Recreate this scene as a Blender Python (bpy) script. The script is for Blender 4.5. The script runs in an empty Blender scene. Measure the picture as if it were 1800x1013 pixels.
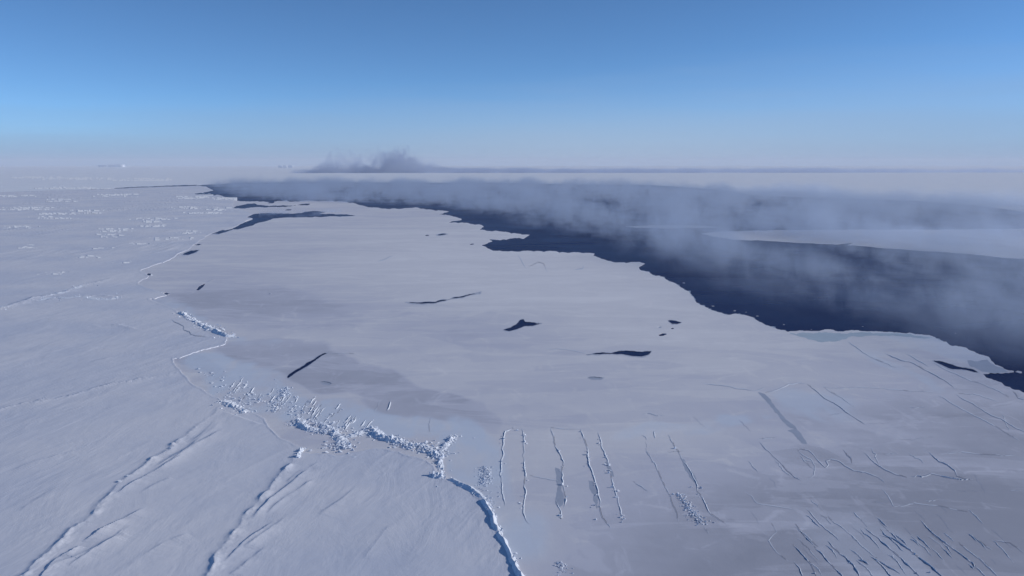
import bpy, math, random
import numpy as np
from mathutils import Vector, geometry

random.seed(7)
rng = np.random.default_rng(11)
scene = bpy.context.scene
COL = scene.collection
R = math.radians

# ------------------------------------------------------------------ camera
H_CAM, FOC, CX, CY, HOR = 100.0, 1413.0, 900.0, 506.5, 288.5     # metres, photo pixels (1800 x 1013)
PITCH = math.atan((CY - HOR) / FOC)
cam_d = bpy.data.cameras.new("camera")
cam_d.sensor_width = 36.0
cam_d.lens = 36.0 * FOC / 1800.0
cam_d.clip_start, cam_d.clip_end = 1.0, 200000.0
cam = bpy.data.objects.new("camera", cam_d)
COL.objects.link(cam)
cam.location = (0, 0, H_CAM)
cam.rotation_euler = (math.pi / 2 - PITCH, 0, 0)
scene.camera = cam

# ------------------------------------------------------------------ light, sky, exposure
SUN_AZ, SUN_EL = R(88), R(23)          # azimuth to the right of the view direction (+Y)
SUN_STRENGTH, SKY_STRENGTH, EXPOSURE = 2.8, 0.125, 0.06
world = bpy.data.worlds.new("World")
scene.world = world
world.use_nodes = True
wn, wl = world.node_tree.nodes, world.node_tree.links
wn.clear()
w_out = wn.new("ShaderNodeOutputWorld")
w_bg = wn.new("ShaderNodeBackground")
w_bg.inputs["Strength"].default_value = SKY_STRENGTH
w_sky = wn.new("ShaderNodeTexSky")
w_sky.sky_type = 'NISHITA'
w_sky.sun_disc = False
w_sky.sun_elevation = SUN_EL
w_sky.sun_rotation = SUN_AZ
w_sky.altitude = 2000
w_sky.air_density, w_sky.dust_density, w_sky.ozone_density = 0.6, 0.0, 6.0
# pale frost-haze band low over the horizon, by world direction
def w_math(op, a, b=None, c=None):
    n = wn.new("ShaderNodeMath"); n.operation = op
    for i, v in enumerate((a, b, c)):
        if v is None: continue
        if isinstance(v, (int, float)): n.inputs[i].default_value = v
        else: wl.new(v, n.inputs[i])
    return n.outputs[0]
w_tc = wn.new("ShaderNodeTexCoord")
w_sep = wn.new("ShaderNodeSeparateXYZ"); wl.new(w_tc.outputs["Generated"], w_sep.inputs[0])
w_map = wn.new("ShaderNodeMapping"); w_map.inputs["Scale"].default_value = (2.2, 2.2, 26.0)
wl.new(w_tc.outputs["Generated"], w_map.inputs["Vector"])
w_noise = wn.new("ShaderNodeTexNoise"); w_noise.inputs["Scale"].default_value = 1.6; w_noise.inputs["Detail"].default_value = 5
wl.new(w_map.outputs[0], w_noise.inputs["Vector"])
# the band stands higher on the right (+X) side of the view
w_top = w_math('MULTIPLY_ADD', w_sep.outputs["X"], 0.05, 0.085)
w_top = w_math('MULTIPLY', w_top, w_math('MULTIPLY_ADD', w_noise.outputs["Fac"], 0.7, 0.65))
w_mr = wn.new("ShaderNodeMapRange"); w_mr.interpolation_type = 'SMOOTHSTEP'
wl.new(w_math('DIVIDE', w_sep.outputs["Z"], w_top), w_mr.inputs[0])
for i, q in enumerate((-0.25, 1.35, 0.97, 0.0)): w_mr.inputs[i + 1].default_value = q
w_mix = wn.new("ShaderNodeMix"); w_mix.data_type = 'RGBA'
wl.new(w_mr.outputs[0], w_mix.inputs[0])
w_tint = wn.new("ShaderNodeMix"); w_tint.data_type = 'RGBA'; w_tint.blend_type = 'MULTIPLY'
w_tint.inputs[0].default_value = 1.0
wl.new(w_sky.outputs[0], w_tint.inputs[6]); w_tint.inputs[7].default_value = (0.93, 1.05, 1.0, 1)     # the camera's white balance
wl.new(w_tint.outputs[2], w_mix.inputs[6])
w_az = w_math('MULTIPLY', w_math('SUBTRACT', w_sep.outputs["X"], 0.12), 2.6)
w_bell = w_math('DIVIDE', 1.0, w_math('MULTIPLY_ADD', w_az, w_az, 1.0))
w_hc = wn.new("ShaderNodeMix"); w_hc.data_type = 'RGBA'
wl.new(w_bell, w_hc.inputs[0])
w_hc.inputs[6].default_value = (1.5, 2.4, 4.0, 1)
w_hc.inputs[7].default_value = (2.7, 3.45, 4.8, 1)
wl.new(w_hc.outputs[2], w_mix.inputs[7])
wl.new(w_mix.outputs[2], w_bg.inputs[0])
wl.new(w_bg.outputs[0], w_out.inputs[0])

sun_d = bpy.data.lights.new("sun", 'SUN')
sun_d.energy = SUN_STRENGTH
sun_d.angle = R(0.5)
sun_d.color = (1.0, 0.95, 0.88)
sun = bpy.data.objects.new("sun", sun_d)
COL.objects.link(sun)
to_sun = Vector((math.sin(SUN_AZ) * math.cos(SUN_EL), math.cos(SUN_AZ) * math.cos(SUN_EL), math.sin(SUN_EL)))
sun.rotation_euler = to_sun.to_track_quat('Z', 'Y').to_euler()
sun.location = to_sun * 400

scene.view_settings.view_transform = 'Standard'
scene.view_settings.look = 'None'
scene.view_settings.exposure = EXPOSURE
scene.view_settings.gamma = 1.0
scene.render.engine = 'CYCLES'
scene.cycles.volume_max_steps = 400
scene.cycles.volume_bounces = 1
scene.cycles.max_bounces = 4

# ------------------------------------------------------------------ helpers
cP, sP = math.cos(PITCH), math.sin(PITCH)

def G(px, py, z=0.0):
    """point of the level z seen at photo pixel (px, py): arrays or floats -> x, y"""
    xv = (np.asarray(px, float) - CX) / FOC
    yv = (np.asarray(py, float) - CY) / FOC
    dy = cP - yv * sP
    dz = -sP - yv * cP
    t = (H_CAM - z) / -dz
    return xv * t, dy * t

def mpp(py):
    """metres per photo pixel across the view at image row py on the ground"""
    return float(G(CX + 1, py)[0])

def tag(o, label=None, cat=None, group=None, kind=None):
    for k, v in (("label", label), ("category", cat), ("group", group), ("kind", kind)):
        if v: o[k] = v
    return o

def empty(name, loc):
    o = bpy.data.objects.new(name, None)
    o.empty_display_size = 1.0
    COL.objects.link(o)
    o.location = loc
    return o

def mesh_obj(name, verts, faces, material, parent=None, smooth=False, loc=None):
    """verts (n,3) in world metres; faces: (m,3) or (m,4) array or list of tuples"""
    verts = np.asarray(verts, float)
    if loc is None:
        loc = parent.location if parent is not None else (0, 0, 0)
    v = verts - np.asarray(loc, float)
    me = bpy.data.meshes.new(name)
    if isinstance(faces, np.ndarray):
        m, k = faces.shape
        me.vertices.add(len(v)); me.vertices.foreach_set("co", v.astype(np.float32).ravel())
        me.loops.add(m * k); me.loops.foreach_set("vertex_index", faces.astype(np.int32).ravel())
        me.polygons.add(m)
        me.polygons.foreach_set("loop_start", np.arange(0, m * k, k, dtype=np.int32))
        me.polygons.foreach_set("loop_total", np.full(m, k, dtype=np.int32))
    else:
        me.from_pydata([tuple(p) for p in v], [], [tuple(f) for f in faces])
    me.update(calc_edges=True)
    me.polygons.foreach_set("use_smooth", np.full(len(me.polygons), bool(smooth)))
    me.materials.append(material)
    o = bpy.data.objects.new(name, me)
    COL.objects.link(o)
    if parent is not None:
        o.parent = parent
    else:
        o.location = loc
    return o

# ---- noise
def _hash(ix, iy, s):
    n = (ix.astype(np.int64) * 374761393 + iy.astype(np.int64) * 668265263 + s * 982451653) & 0xffffffff
    n = ((n ^ (n >> 13)) * 1274126177) & 0xffffffff
    n = (n ^ (n >> 16)) & 0xffffff
    return n / float(0xffffff)

def vnoise(x, y, s=0):
    ix, iy = np.floor(x), np.floor(y)
    fx, fy = x - ix, y - iy
    ux, uy = fx * fx * (3 - 2 * fx), fy * fy * (3 - 2 * fy)
    a, b = _hash(ix, iy, s), _hash(ix + 1, iy, s)
    c, d = _hash(ix, iy + 1, s), _hash(ix + 1, iy + 1, s)
    return (a + (b - a) * ux) * (1 - uy) + (c + (d - c) * ux) * uy

def fbm(x, y, s=0, octv=4):
    t, a, n = 0.0, 0.5, 0.0
    for k in range(octv):
        t = t + a * vnoise(x, y, s + 17 * k); n += a
        x, y, a = x * 2.03 + 5.1, y * 2.03 + 1.7, a * 0.5
    return t / n

def sstep(a, b, x):
    t = np.clip((x - a) / (b - a), 0, 1)
    return t * t * (3 - 2 * t)

def jag(pts, amp=0.10, ratio=0.4, min_len=2.2, closed=False, seed=0, box=None):
    """roughen an outline by midpoint displacement (photo pixels, flattened like the ground is)"""
    r = np.random.default_rng(seed)
    P = [np.array(p, float) for p in pts]
    if closed: P.append(P[0])
    out = []
    def rec(a, b):
        d = b - a; L = math.hypot(*d)
        if L < min_len or (box and not (-150 < (a[0] + b[0]) / 2 < 1950)):
            out.append(a); return
        m = (a + b) / 2
        n = np.array([-d[1], d[0]]) / L
        k = r.normal() * amp * min(L, 30)
        m = m + np.array([n[0] * k, n[1] * k * ratio])
        rec(a, m); rec(m, b)
    for a, b in zip(P[:-1], P[1:]): rec(a, b)
    if not closed: out.append(P[-1])
    return np.array(out)

# ------------------------------------------------------------------ materials
def new_mat(name):
    m = bpy.data.materials.new(name); m.use_nodes = True
    nt = m.node_tree
    b = nt.nodes["Principled BSDF"]
    return m, nt, b

def N(nt, typ, **kw):
    n = nt.nodes.new(typ)
    for k, v in kw.items():
        if k.startswith("_"): setattr(n, k[1:], v)
        else: n.inputs[k.replace("__", " ")].default_value = v
    return n

def noise_tex(nt, vec, scale, detail=4, rough=0.55, dist=0.0):
    n = N(nt, "ShaderNodeTexNoise")
    n.inputs["Scale"].default_value = scale; n.inputs["Detail"].default_value = detail
    n.inputs["Roughness"].default_value = rough; n.inputs["Distortion"].default_value = dist
    nt.links.new(vec, n.inputs["Vector"])
    return n.outputs["Fac"]

def mapping(nt, scale=(1, 1, 1), rot=0.0):
    g = N(nt, "ShaderNodeNewGeometry")
    mp = N(nt, "ShaderNodeMapping")
    mp.inputs["Scale"].default_value = scale
    mp.inputs["Rotation"].default_value = (0, 0, rot)
    nt.links.new(g.outputs["Position"], mp.inputs["Vector"])
    return mp.outputs[0]

def math_n(nt, op, a, b=None, c=None, clamp=False):
    n = nt.nodes.new("ShaderNodeMath"); n.operation = op; n.use_clamp = clamp
    for i, v in enumerate((a, b, c)):
        if v is None: continue
        if isinstance(v, (int, float)): n.inputs[i].default_value = v
        else: nt.links.new(v, n.inputs[i])
    return n.outputs[0]

def map_range(nt, v, a, b, c=0.0, d=1.0, smooth=True):
    n = nt.nodes.new("ShaderNodeMapRange")
    if smooth: n.interpolation_type = 'SMOOTHSTEP'
    nt.links.new(v, n.inputs[0])
    for i, q in enumerate((a, b, c, d)): n.inputs[i + 1].default_value = q
    return n.outputs[0]

def mix_col(nt, fac, a, b):
    n = nt.nodes.new("ShaderNodeMix"); n.data_type = 'RGBA'
    if isinstance(fac, (int, float)): n.inputs[0].default_value = fac
    else: nt.links.new(fac, n.inputs[0])
    for i, v in ((6, a), (7, b)):
        if isinstance(v, tuple): n.inputs[i].default_value = (*v, 1)
        else: nt.links.new(v, n.inputs[i])
    return n.outputs[2]

def bump_chain(nt, bsdf, items):
    """items: (height socket, distance, strength)"""
    prev = None
    for h, dist, st in items:
        b = nt.nodes.new("ShaderNodeBump")
        b.inputs["Distance"].default_value = dist; b.inputs["Strength"].default_value = st
        nt.links.new(h, b.inputs["Height"])
        if prev is not None: nt.links.new(prev, b.inputs["Normal"])
        prev = b.outputs[0]
    nt.links.new(prev, bsdf.inputs["Normal"])

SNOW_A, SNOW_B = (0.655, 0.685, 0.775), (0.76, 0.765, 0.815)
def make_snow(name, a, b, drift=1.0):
    m, nt, bs = new_mat(name)
    p = mapping(nt)
    pw = mapping(nt, (1.0, 0.30, 1.0), R(18))       # wind-packed, long along the drift direction
    big = noise_tex(nt, p, 0.012, 5, 0.6)
    mid = noise_tex(nt, mapping(nt, (1.0, 0.38, 1.0), R(17)), 0.07, 6, 0.62, 0.9)
    fine = noise_tex(nt, mapping(nt, (1.0, 0.45, 1.0), R(14)), 0.8, 4, 0.6, 0.7)
    gate = map_range(nt, noise_tex(nt, p, 0.03, 4, 0.6, 0.5), 0.40, 0.65)       # crusted here, smooth there
    fine = math_n(nt, 'MULTIPLY', fine, gate)
    c = mix_col(nt, map_range(nt, big, 0.35, 0.65), a, b)
    nt.links.new(c, bs.inputs["Base Color"])
    bs.inputs["Roughness"].default_value = 0.85
    bs.inputs["Specular IOR Level"].default_value = 0.15
    bump_chain(nt, bs, [(big, 3.0, 0.35 * drift), (mid, 0.6, 0.5 * drift), (fine, 0.10, 0.7 * drift)])
    return m
M_SNOW = make_snow("wind_packed_snow", SNOW_A, SNOW_B)
M_RIDGE = make_snow("ridge_snow", (0.72, 0.77, 0.86), (0.78, 0.81, 0.87), 0.6)

def make_young():
    m, nt, bs = new_mat("young_grey_ice")
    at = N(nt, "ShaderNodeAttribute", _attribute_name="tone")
    p = mapping(nt)
    pw = mapping(nt, (0.5, 1.6, 1.0), R(-8))
    n1 = noise_tex(nt, pw, 0.006, 6, 0.6, 0.6)
    n2 = noise_tex(nt, p, 0.05, 6, 0.65, 0.4)
    n3 = noise_tex(nt, p, 0.45, 4, 0.6)
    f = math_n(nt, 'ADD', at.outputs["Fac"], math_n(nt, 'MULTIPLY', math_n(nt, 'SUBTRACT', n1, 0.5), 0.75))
    f = math_n(nt, 'ADD', f, math_n(nt, 'MULTIPLY', math_n(nt, 'SUBTRACT', n2, 0.5), 0.30))
    # crisp-edged generations of ice and blown snow
    n4 = noise_tex(nt, mapping(nt, (0.6, 1.3, 1.0), R(12)), 0.012, 6, 0.62, 1.2)
    f = math_n(nt, 'ADD', f, map_range(nt, n4, 0.50, 0.53, -0.05, 0.05))
    n5 = noise_tex(nt, mapping(nt, (0.35, 1.5, 1.0), R(4)), 0.03, 5, 0.6, 0.8)
    f = math_n(nt, 'ADD', f, map_range(nt, n5, 0.56, 0.60, 0.0, 0.09))
    n6 = noise_tex(nt, mapping(nt, (1.4, 0.4, 1.0), R(6)), 0.10, 5, 0.65, 0.6)
    f = math_n(nt, 'ADD', f, map_range(nt, n6, 0.58, 0.68, 0.0, 0.10))
    vo = nt.nodes.new("ShaderNodeTexVoronoi"); vo.feature = 'DISTANCE_TO_EDGE'; vo.inputs["Scale"].default_value = 0.022
    wv = nt.nodes.new("ShaderNodeVectorMath"); wv.operation = 'MULTIPLY_ADD'
    wn_ = nt.nodes.new("ShaderNodeTexNoise"); wn_.inputs["Scale"].default_value = 0.04; wn_.inputs["Detail"].default_value = 5
    nt.links.new(p, wn_.inputs["Vector"]); nt.links.new(wn_.outputs["Color"], wv.inputs[0]); wv.inputs[1].default_value = (28, 28, 0); nt.links.new(p, wv.inputs[2])
    nt.links.new(wv.outputs[0], vo.inputs["Vector"])
    seam = math_n(nt, 'MULTIPLY', map_range(nt, vo.outputs["Distance"], 0.004, 0.022, 1.0, 0.0), map_range(nt, n2, 0.48, 0.60))     # healed floe joints
    f = math_n(nt, 'ADD', f, math_n(nt, 'MULTIPLY', seam, 0.13))
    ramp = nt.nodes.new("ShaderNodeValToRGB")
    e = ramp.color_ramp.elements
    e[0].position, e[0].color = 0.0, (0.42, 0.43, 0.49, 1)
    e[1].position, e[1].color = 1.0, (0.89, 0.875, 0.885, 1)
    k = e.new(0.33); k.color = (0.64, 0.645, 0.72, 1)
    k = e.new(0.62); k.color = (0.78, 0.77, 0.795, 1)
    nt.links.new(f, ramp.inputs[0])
    du = N(nt, "ShaderNodeAttribute", _attribute_name="dust")
    nt.links.new(mix_col(nt, du.outputs["Fac"], ramp.outputs[0], (0.67, 0.745, 0.855)), bs.inputs["Base Color"])
    bs.inputs["Roughness"].default_value = 0.7
    bs.inputs["Specular IOR Level"].default_value = 0.2
    bump_chain(nt, bs, [(n2, 0.5, 0.25), (n3, 0.05, 0.4)])
    return m
M_YOUNG = make_young()

def make_nilas(name, col, rough=0.5):
    m, nt, bs = new_mat(name)
    p = mapping(nt)
    n = noise_tex(nt, p, 0.15, 5, 0.6)
    c = mix_col(nt, n, tuple(q * 0.85 for q in col), tuple(min(1, q * 1.15) for q in col))
    nt.links.new(c, bs.inputs["Base Color"])
    bs.inputs["Roughness"].default_value = rough
    bs.inputs["Specular IOR Level"].default_value = 0.2
    return m
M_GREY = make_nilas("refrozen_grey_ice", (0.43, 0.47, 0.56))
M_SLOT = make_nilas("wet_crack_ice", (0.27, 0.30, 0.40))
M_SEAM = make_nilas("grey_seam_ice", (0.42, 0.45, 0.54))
M_THIN = make_nilas("thin_new_ice", (0.50, 0.58, 0.64))

def make_water():
    """wind-roughened sea: dark blue body, sky reflection weaker at grazing angles than a flat mirror's because of the wave slopes"""
    m = bpy.data.materials.new("cold_sea_water"); m.use_nodes = True
    nt = m.node_tree; nt.nodes.clear()
    out = nt.nodes.new("ShaderNodeOutputMaterial")
    df = nt.nodes.new("ShaderNodeBsdfDiffuse"); df.inputs["Color"].default_value = (0.012, 0.024, 0.085, 1)
    gl = nt.nodes.new("ShaderNodeBsdfGlossy"); gl.inputs["Roughness"].default_value = 0.22; gl.inputs["Color"].default_value = (0.80, 0.88, 1.0, 1)
    fr = nt.nodes.new("ShaderNodeFresnel"); fr.inputs["IOR"].default_value = 1.33
    n1 = noise_tex(nt, mapping(nt, (0.5, 1.0, 1.0), R(20)), 0.35, 4, 0.6)
    n2 = noise_tex(nt, mapping(nt, (0.5, 1.0, 1.0), R(26)), 1.6, 3, 0.6)
    prev = None
    for h, dist, st in ((n1, 1.4, 0.7), (n2, 0.3, 0.8)):
        b = nt.nodes.new("ShaderNodeBump"); b.inputs["Distance"].default_value = dist; b.inputs["Strength"].default_value = st
        nt.links.new(h, b.inputs["Height"])
        if prev is not None: nt.links.new(prev, b.inputs["Normal"])
        prev = b.outputs[0]
    nt.links.new(prev, gl.inputs["Normal"])
    mx = nt.nodes.new("ShaderNodeMixShader")
    streak = map_range(nt, noise_tex(nt, mapping(nt, (0.3, 0.6, 1.0), R(60)), 0.03, 5, 0.6, 0.8), 0.3, 0.75, 0.20, 0.40)    # wind lanes
    nt.links.new(math_n(nt, 'MULTIPLY', fr.outputs[0], streak), mx.inputs[0])
    nt.links.new(df.outputs[0], mx.inputs[1]); nt.links.new(gl.outputs[0], mx.inputs[2])
    nt.links.new(mx.outputs[0], out.inputs["Surface"])
    return m
M_WATER = make_water()

# ------------------------------------------------------------------ traced outlines (photo pixels on the sea-level plane)
PACK_EDGE = [(345, 326), (362, 328), (376, 335), (352, 339), (384, 343), (402, 349), (411, 353), (409, 366), (425, 369), (446, 376.5),
    (434, 382), (445, 384.5), (430, 391), (412, 400), (374, 410), (350, 424), (330, 440), (300, 456), (270, 467), (247, 477), (262, 486), (243, 499),
    (262, 508), (284, 514), (298, 518), (262, 527), (300, 541), (318, 551), (345, 569), (372, 586), (400, 592), (396, 606),
    (350, 618), (304, 632), (318, 653), (345, 680), (375, 698), (395, 708), (412, 718), (440, 725), (462, 735), (478, 757), (490, 770),
    (510, 778), (531, 789), (528, 797), (548, 800), (590, 803), (625, 797), (660, 790), (700, 795), (735, 806), (760, 818),
    (768, 838), (800, 850), (826, 862), (848, 880), (858, 903), (872, 928), (890, 955), (904, 985), (916, 1013), (940, 1075),
    (980, 1200), (1010, 1330)]
WATER_NEAR = [(411, 353), (440, 354.5), (540, 352.5), (600, 354), (612, 356.5), (625, 358), (642, 363), (680, 367.5), (720, 366), (760, 369), (790, 372),
    (764, 375), (795, 380), (812, 386), (775, 393), (835, 395.5), (851, 399), (842, 405), (880, 407), (931, 412.5), (920, 420.5),
    (890, 421.5), (858, 421), (866, 424), (846, 432), (862, 439), (874, 441.5), (910, 443), (1000, 445), (1046, 446.5), (1043, 450), (1060, 456),
    (1075, 460), (1125, 461), (1134, 464), (1123, 470), (1127, 476), (1150, 485), (1180, 496), (1200, 507), (1215, 520), (1240, 540), (1265, 550),
    (1300, 553), (1322, 558), (1345, 572), (1385, 584), (1440, 582.5), (1520, 583), (1600, 585.5), (1640, 592), (1690, 610), (1738, 628),
    (1748, 640), (1775, 652), (1803, 655.5), (1760, 657), (1727, 657.5), (1745, 668), (1765, 678), (1780, 685), (1800, 691), (1900, 735),
    (2100, 810), (2500, 930)]
FAR_EDGE = [(345, 326), (420, 321.5), (600, 320.5), (900, 322), (1150, 326), (1250, 333), (1330, 344), (1450, 348), (1600, 353), (1720, 362), (1800, 373), (2500, 420)]
FLOE = [(1233, 411), (1262, 407), (1310, 406), (1400, 404.5), (1600, 404), (1800, 402), (2000, 405), (2040, 430), (1990, 458), (1800, 455), (1760, 453), (1720, 448.5),
    (1650, 442.5), (1560, 437), (1490, 431), (1500, 426.5), (1470, 430), (1400, 427), (1330, 422.5), (1290, 421.5), (1255, 416)]
STRIP = [(1100, 398.3), (1150, 396.2), (1230, 396.6), (1264, 399.5), (1230, 401), (1160, 401.5), (1120, 400.5)]
LEFT_CRACK = [(150, 333.5), (200, 331), (260, 328.2), (330, 325.6), (347, 325.2), (345, 327.0), (300, 328.3), (240, 330.2), (190, 332.6)]
INLET = [(340, 341), (352, 339.2), (384, 342.6), (376, 344), (350, 342.6)]

POOLS = [  # outline, label, refrozen?
    ([(884, 580), (898, 576), (908, 570), (914, 563), (920, 561.5), (923, 566), (935, 567), (953, 569), (940, 572.5), (922, 574), (905, 580.5), (895, 583)],
     "dark open water pool shaped like a swimming whale in mid sheet", 0),
    ([(1030, 624), (1050, 620.6), (1075, 620.8), (1088, 617.5), (1100, 616.5), (1125, 618.5), (1146, 617.5), (1140, 624), (1128, 627.5), (1110, 626.5), (1095, 623.5), (1075, 622.7), (1050, 623.3)],
     "long dark pool with a thin tail below the whale-shaped pool", 0),
    ([(1174, 564), (1182, 563.4), (1190, 565), (1199, 567), (1190, 570.4), (1182, 570.2)], "small dark pool nearest to the smoking lead on grey ice", 0),
    ([(1157, 589), (1164, 586.6), (1173, 588), (1166, 591), (1160, 591.6)], "tiny dark pool just below another small pool near the lead", 0),
    ([(1178, 577.6), (1182, 576.6), (1186, 577.6), (1181, 579.4)], "speck of dark water between two small pools near the lead", 0),
    ([(1155, 576), (1160, 574.6), (1164, 575.6), (1159, 577.4)], "faint speck of thin water left of the small pools near the lead", 1),
    ([(1032, 665), (1045, 662.5), (1062, 664.5), (1050, 668), (1040, 668)], "grey refrozen pool alone on the middle of the young ice", 1),
    ([(563, 671), (570, 670.5), (584, 674), (578, 677.5), (568, 675)], "short grey refrozen pool right of the diagonal slit", 1),
    ([(504, 664), (509, 657.5), (530, 644.5), (555, 629.6), (568, 621.6), (577, 620), (571, 623.4), (556, 632.6), (534, 648), (514, 660.5), (507, 665.5)],
     "straight diagonal slit of dark water in mauve young ice", 0),
    ([(712, 531.6), (735, 532.2), (750, 531), (762, 531), (775, 527.6), (800, 522.6), (825, 517.4), (846, 514), (843, 516), (822, 520.3), (800, 524.9), (778, 529.8), (762, 533.8), (745, 534.4), (725, 533.4)],
     "long bent crack of dark water in upper middle of the sheet", 0),
    ([(344, 510), (350, 503.4), (362, 497.6), (357, 505), (349, 511.2)], "small dark pool near the left tip of the young ice", 0),
    ([(319, 448), (335, 441), (351, 439.2), (345, 443.4), (331, 448.4)], "dark pool just inside the snow floe edge below the inlet", 0),
    ([(341, 431), (348, 429), (357, 429.6), (349, 431.6)], "sliver of dark water above a larger pool at the floe edge", 0),
    ([(371, 411.4), (390, 404.8), (411, 402.8), (399, 407.4), (385, 411.6)], "dark pool at the lower left end of the inlet", 0),
    ([(446, 376.4), (460, 375), (530, 374.8), (535, 372.6), (573, 373), (560, 376), (600, 377), (627, 379), (580, 380.4), (545, 382.4), (500, 382.8), (480, 384.6), (475, 387), (465, 390), (450, 393.5), (445, 396.5), (430, 400), (404, 404.6), (413, 400), (432, 390.6), (446, 385), (434, 382.4)],
     "largest inlet of dark blue water between snow floe and young ice", 0),
    ([(409, 366.6), (416, 362), (430, 359.6), (448, 357.6), (453, 360.6), (480, 361.6), (547, 358.8), (541, 361.2), (480, 364), (450, 364.4), (425, 367)],
     "upper narrow inlet of dark water below the smoke wall", 0),
    ([(468, 357.6), (475, 355.8), (484, 355.6), (480, 357.6)], "sliver of water just above the upper narrow inlet", 0),
    ([(497, 370), (506, 368), (514, 368.4), (506, 370.4)], "sliver of water between the two inlets", 0),
    ([(743, 415), (750, 413), (757, 413.4), (750, 415.2)], "left sliver of a pair of thin dark pools near the sawtooth edge", 0),
    ([(766, 413.4), (776, 411.2), (788, 411.6), (778, 413.6)], "right sliver of a pair of thin dark pools near the sawtooth edge", 0),
    ([(824, 430.4), (830, 428.4), (835, 429), (830, 430.6)], "tiny dark pool left of the square bay in the ice edge", 0),
    ([(1456, 599), (1464, 595.6), (1474, 597), (1466, 600)], "dark pool in the thin new ice along the lead", 0),
    ([(1639, 634), (1655, 635.6), (1670, 640), (1685, 645), (1710, 649.4), (1722, 656), (1712, 655), (1690, 650), (1676, 650), (1660, 644.6)],
     "pointed slit of dark water behind the ice tongue at right", 0),
    ([(257, 484), (260, 481), (266, 481.6), (264, 484.6)], "upper of the dark specks at the left tip of young ice", 0),
    ([(286, 517.6), (291, 514.6), (299, 517), (293, 519)], "lower dark speck of water at the jagged floe edge", 0),
]

# ------------------------------------------------------------------ grid over the visible ground
gx = np.concatenate([np.arange(-620, -20, 7.0), np.arange(-20, 1821, 1.75), np.arange(1824, 2425, 7.0)])
gy = np.concatenate([[291.6, 292.1, 292.7, 293.4, 294.1], np.arange(294.8, 640, 0.9), np.arange(640, 1030, 1.6), np.arange(1032, 1330, 5.0)])
NX, NY = len(gx), len(gy)
PXX, PYY = np.meshgrid(gx, gy)                       # (NY, NX)
WX, WY = G(PXX, PYY)
BAND = 6.0

def inside_mask(P):
    """even-odd inside test of the grid against closed polygon P (n,2)"""
    m = np.zeros((NY, NX), bool)
    a, b = P, np.roll(P, -1, 0)
    for j, y in enumerate(gy):
        yy = y + 1e-6
        c = ((a[:, 1] <= yy) & (b[:, 1] > yy)) | ((b[:, 1] <= yy) & (a[:, 1] > yy))
        if not c.any(): continue
        A, B = a[c], b[c]
        xs = np.sort(A[:, 0] + (yy - A[:, 1]) * (B[:, 0] - A[:, 0]) / (B[:, 1] - A[:, 1]))
        m[j] = (np.searchsorted(xs, gx) % 2) == 1
    return m

def sdf(P, band=BAND):
    """signed pixel distance, positive inside, clamped to the band"""
    d = np.full((NY, NX), band)
    Q = np.roll(P, -1, 0)
    for (x0, y0), (x1, y1) in zip(P, Q):
        i0, i1 = np.searchsorted(gx, [min(x0, x1) - band, max(x0, x1) + band])
        j0, j1 = np.searchsorted(gy, [min(y0, y1) - band, max(y0, y1) + band])
        if i0 >= i1 or j0 >= j1: continue
        X, Y = PXX[j0:j1, i0:i1], PYY[j0:j1, i0:i1]
        dx, dy = x1 - x0, y1 - y0
        L2 = dx * dx + dy * dy + 1e-12
        t = np.clip(((X - x0) * dx + (Y - y0) * dy) / L2, 0, 1)
        e = np.hypot(X - x0 - t * dx, Y - y0 - t * dy)
        np.minimum(d[j0:j1, i0:i1], e, out=d[j0:j1, i0:i1])
    return np.where(inside_mask(P), d, -d)

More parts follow.
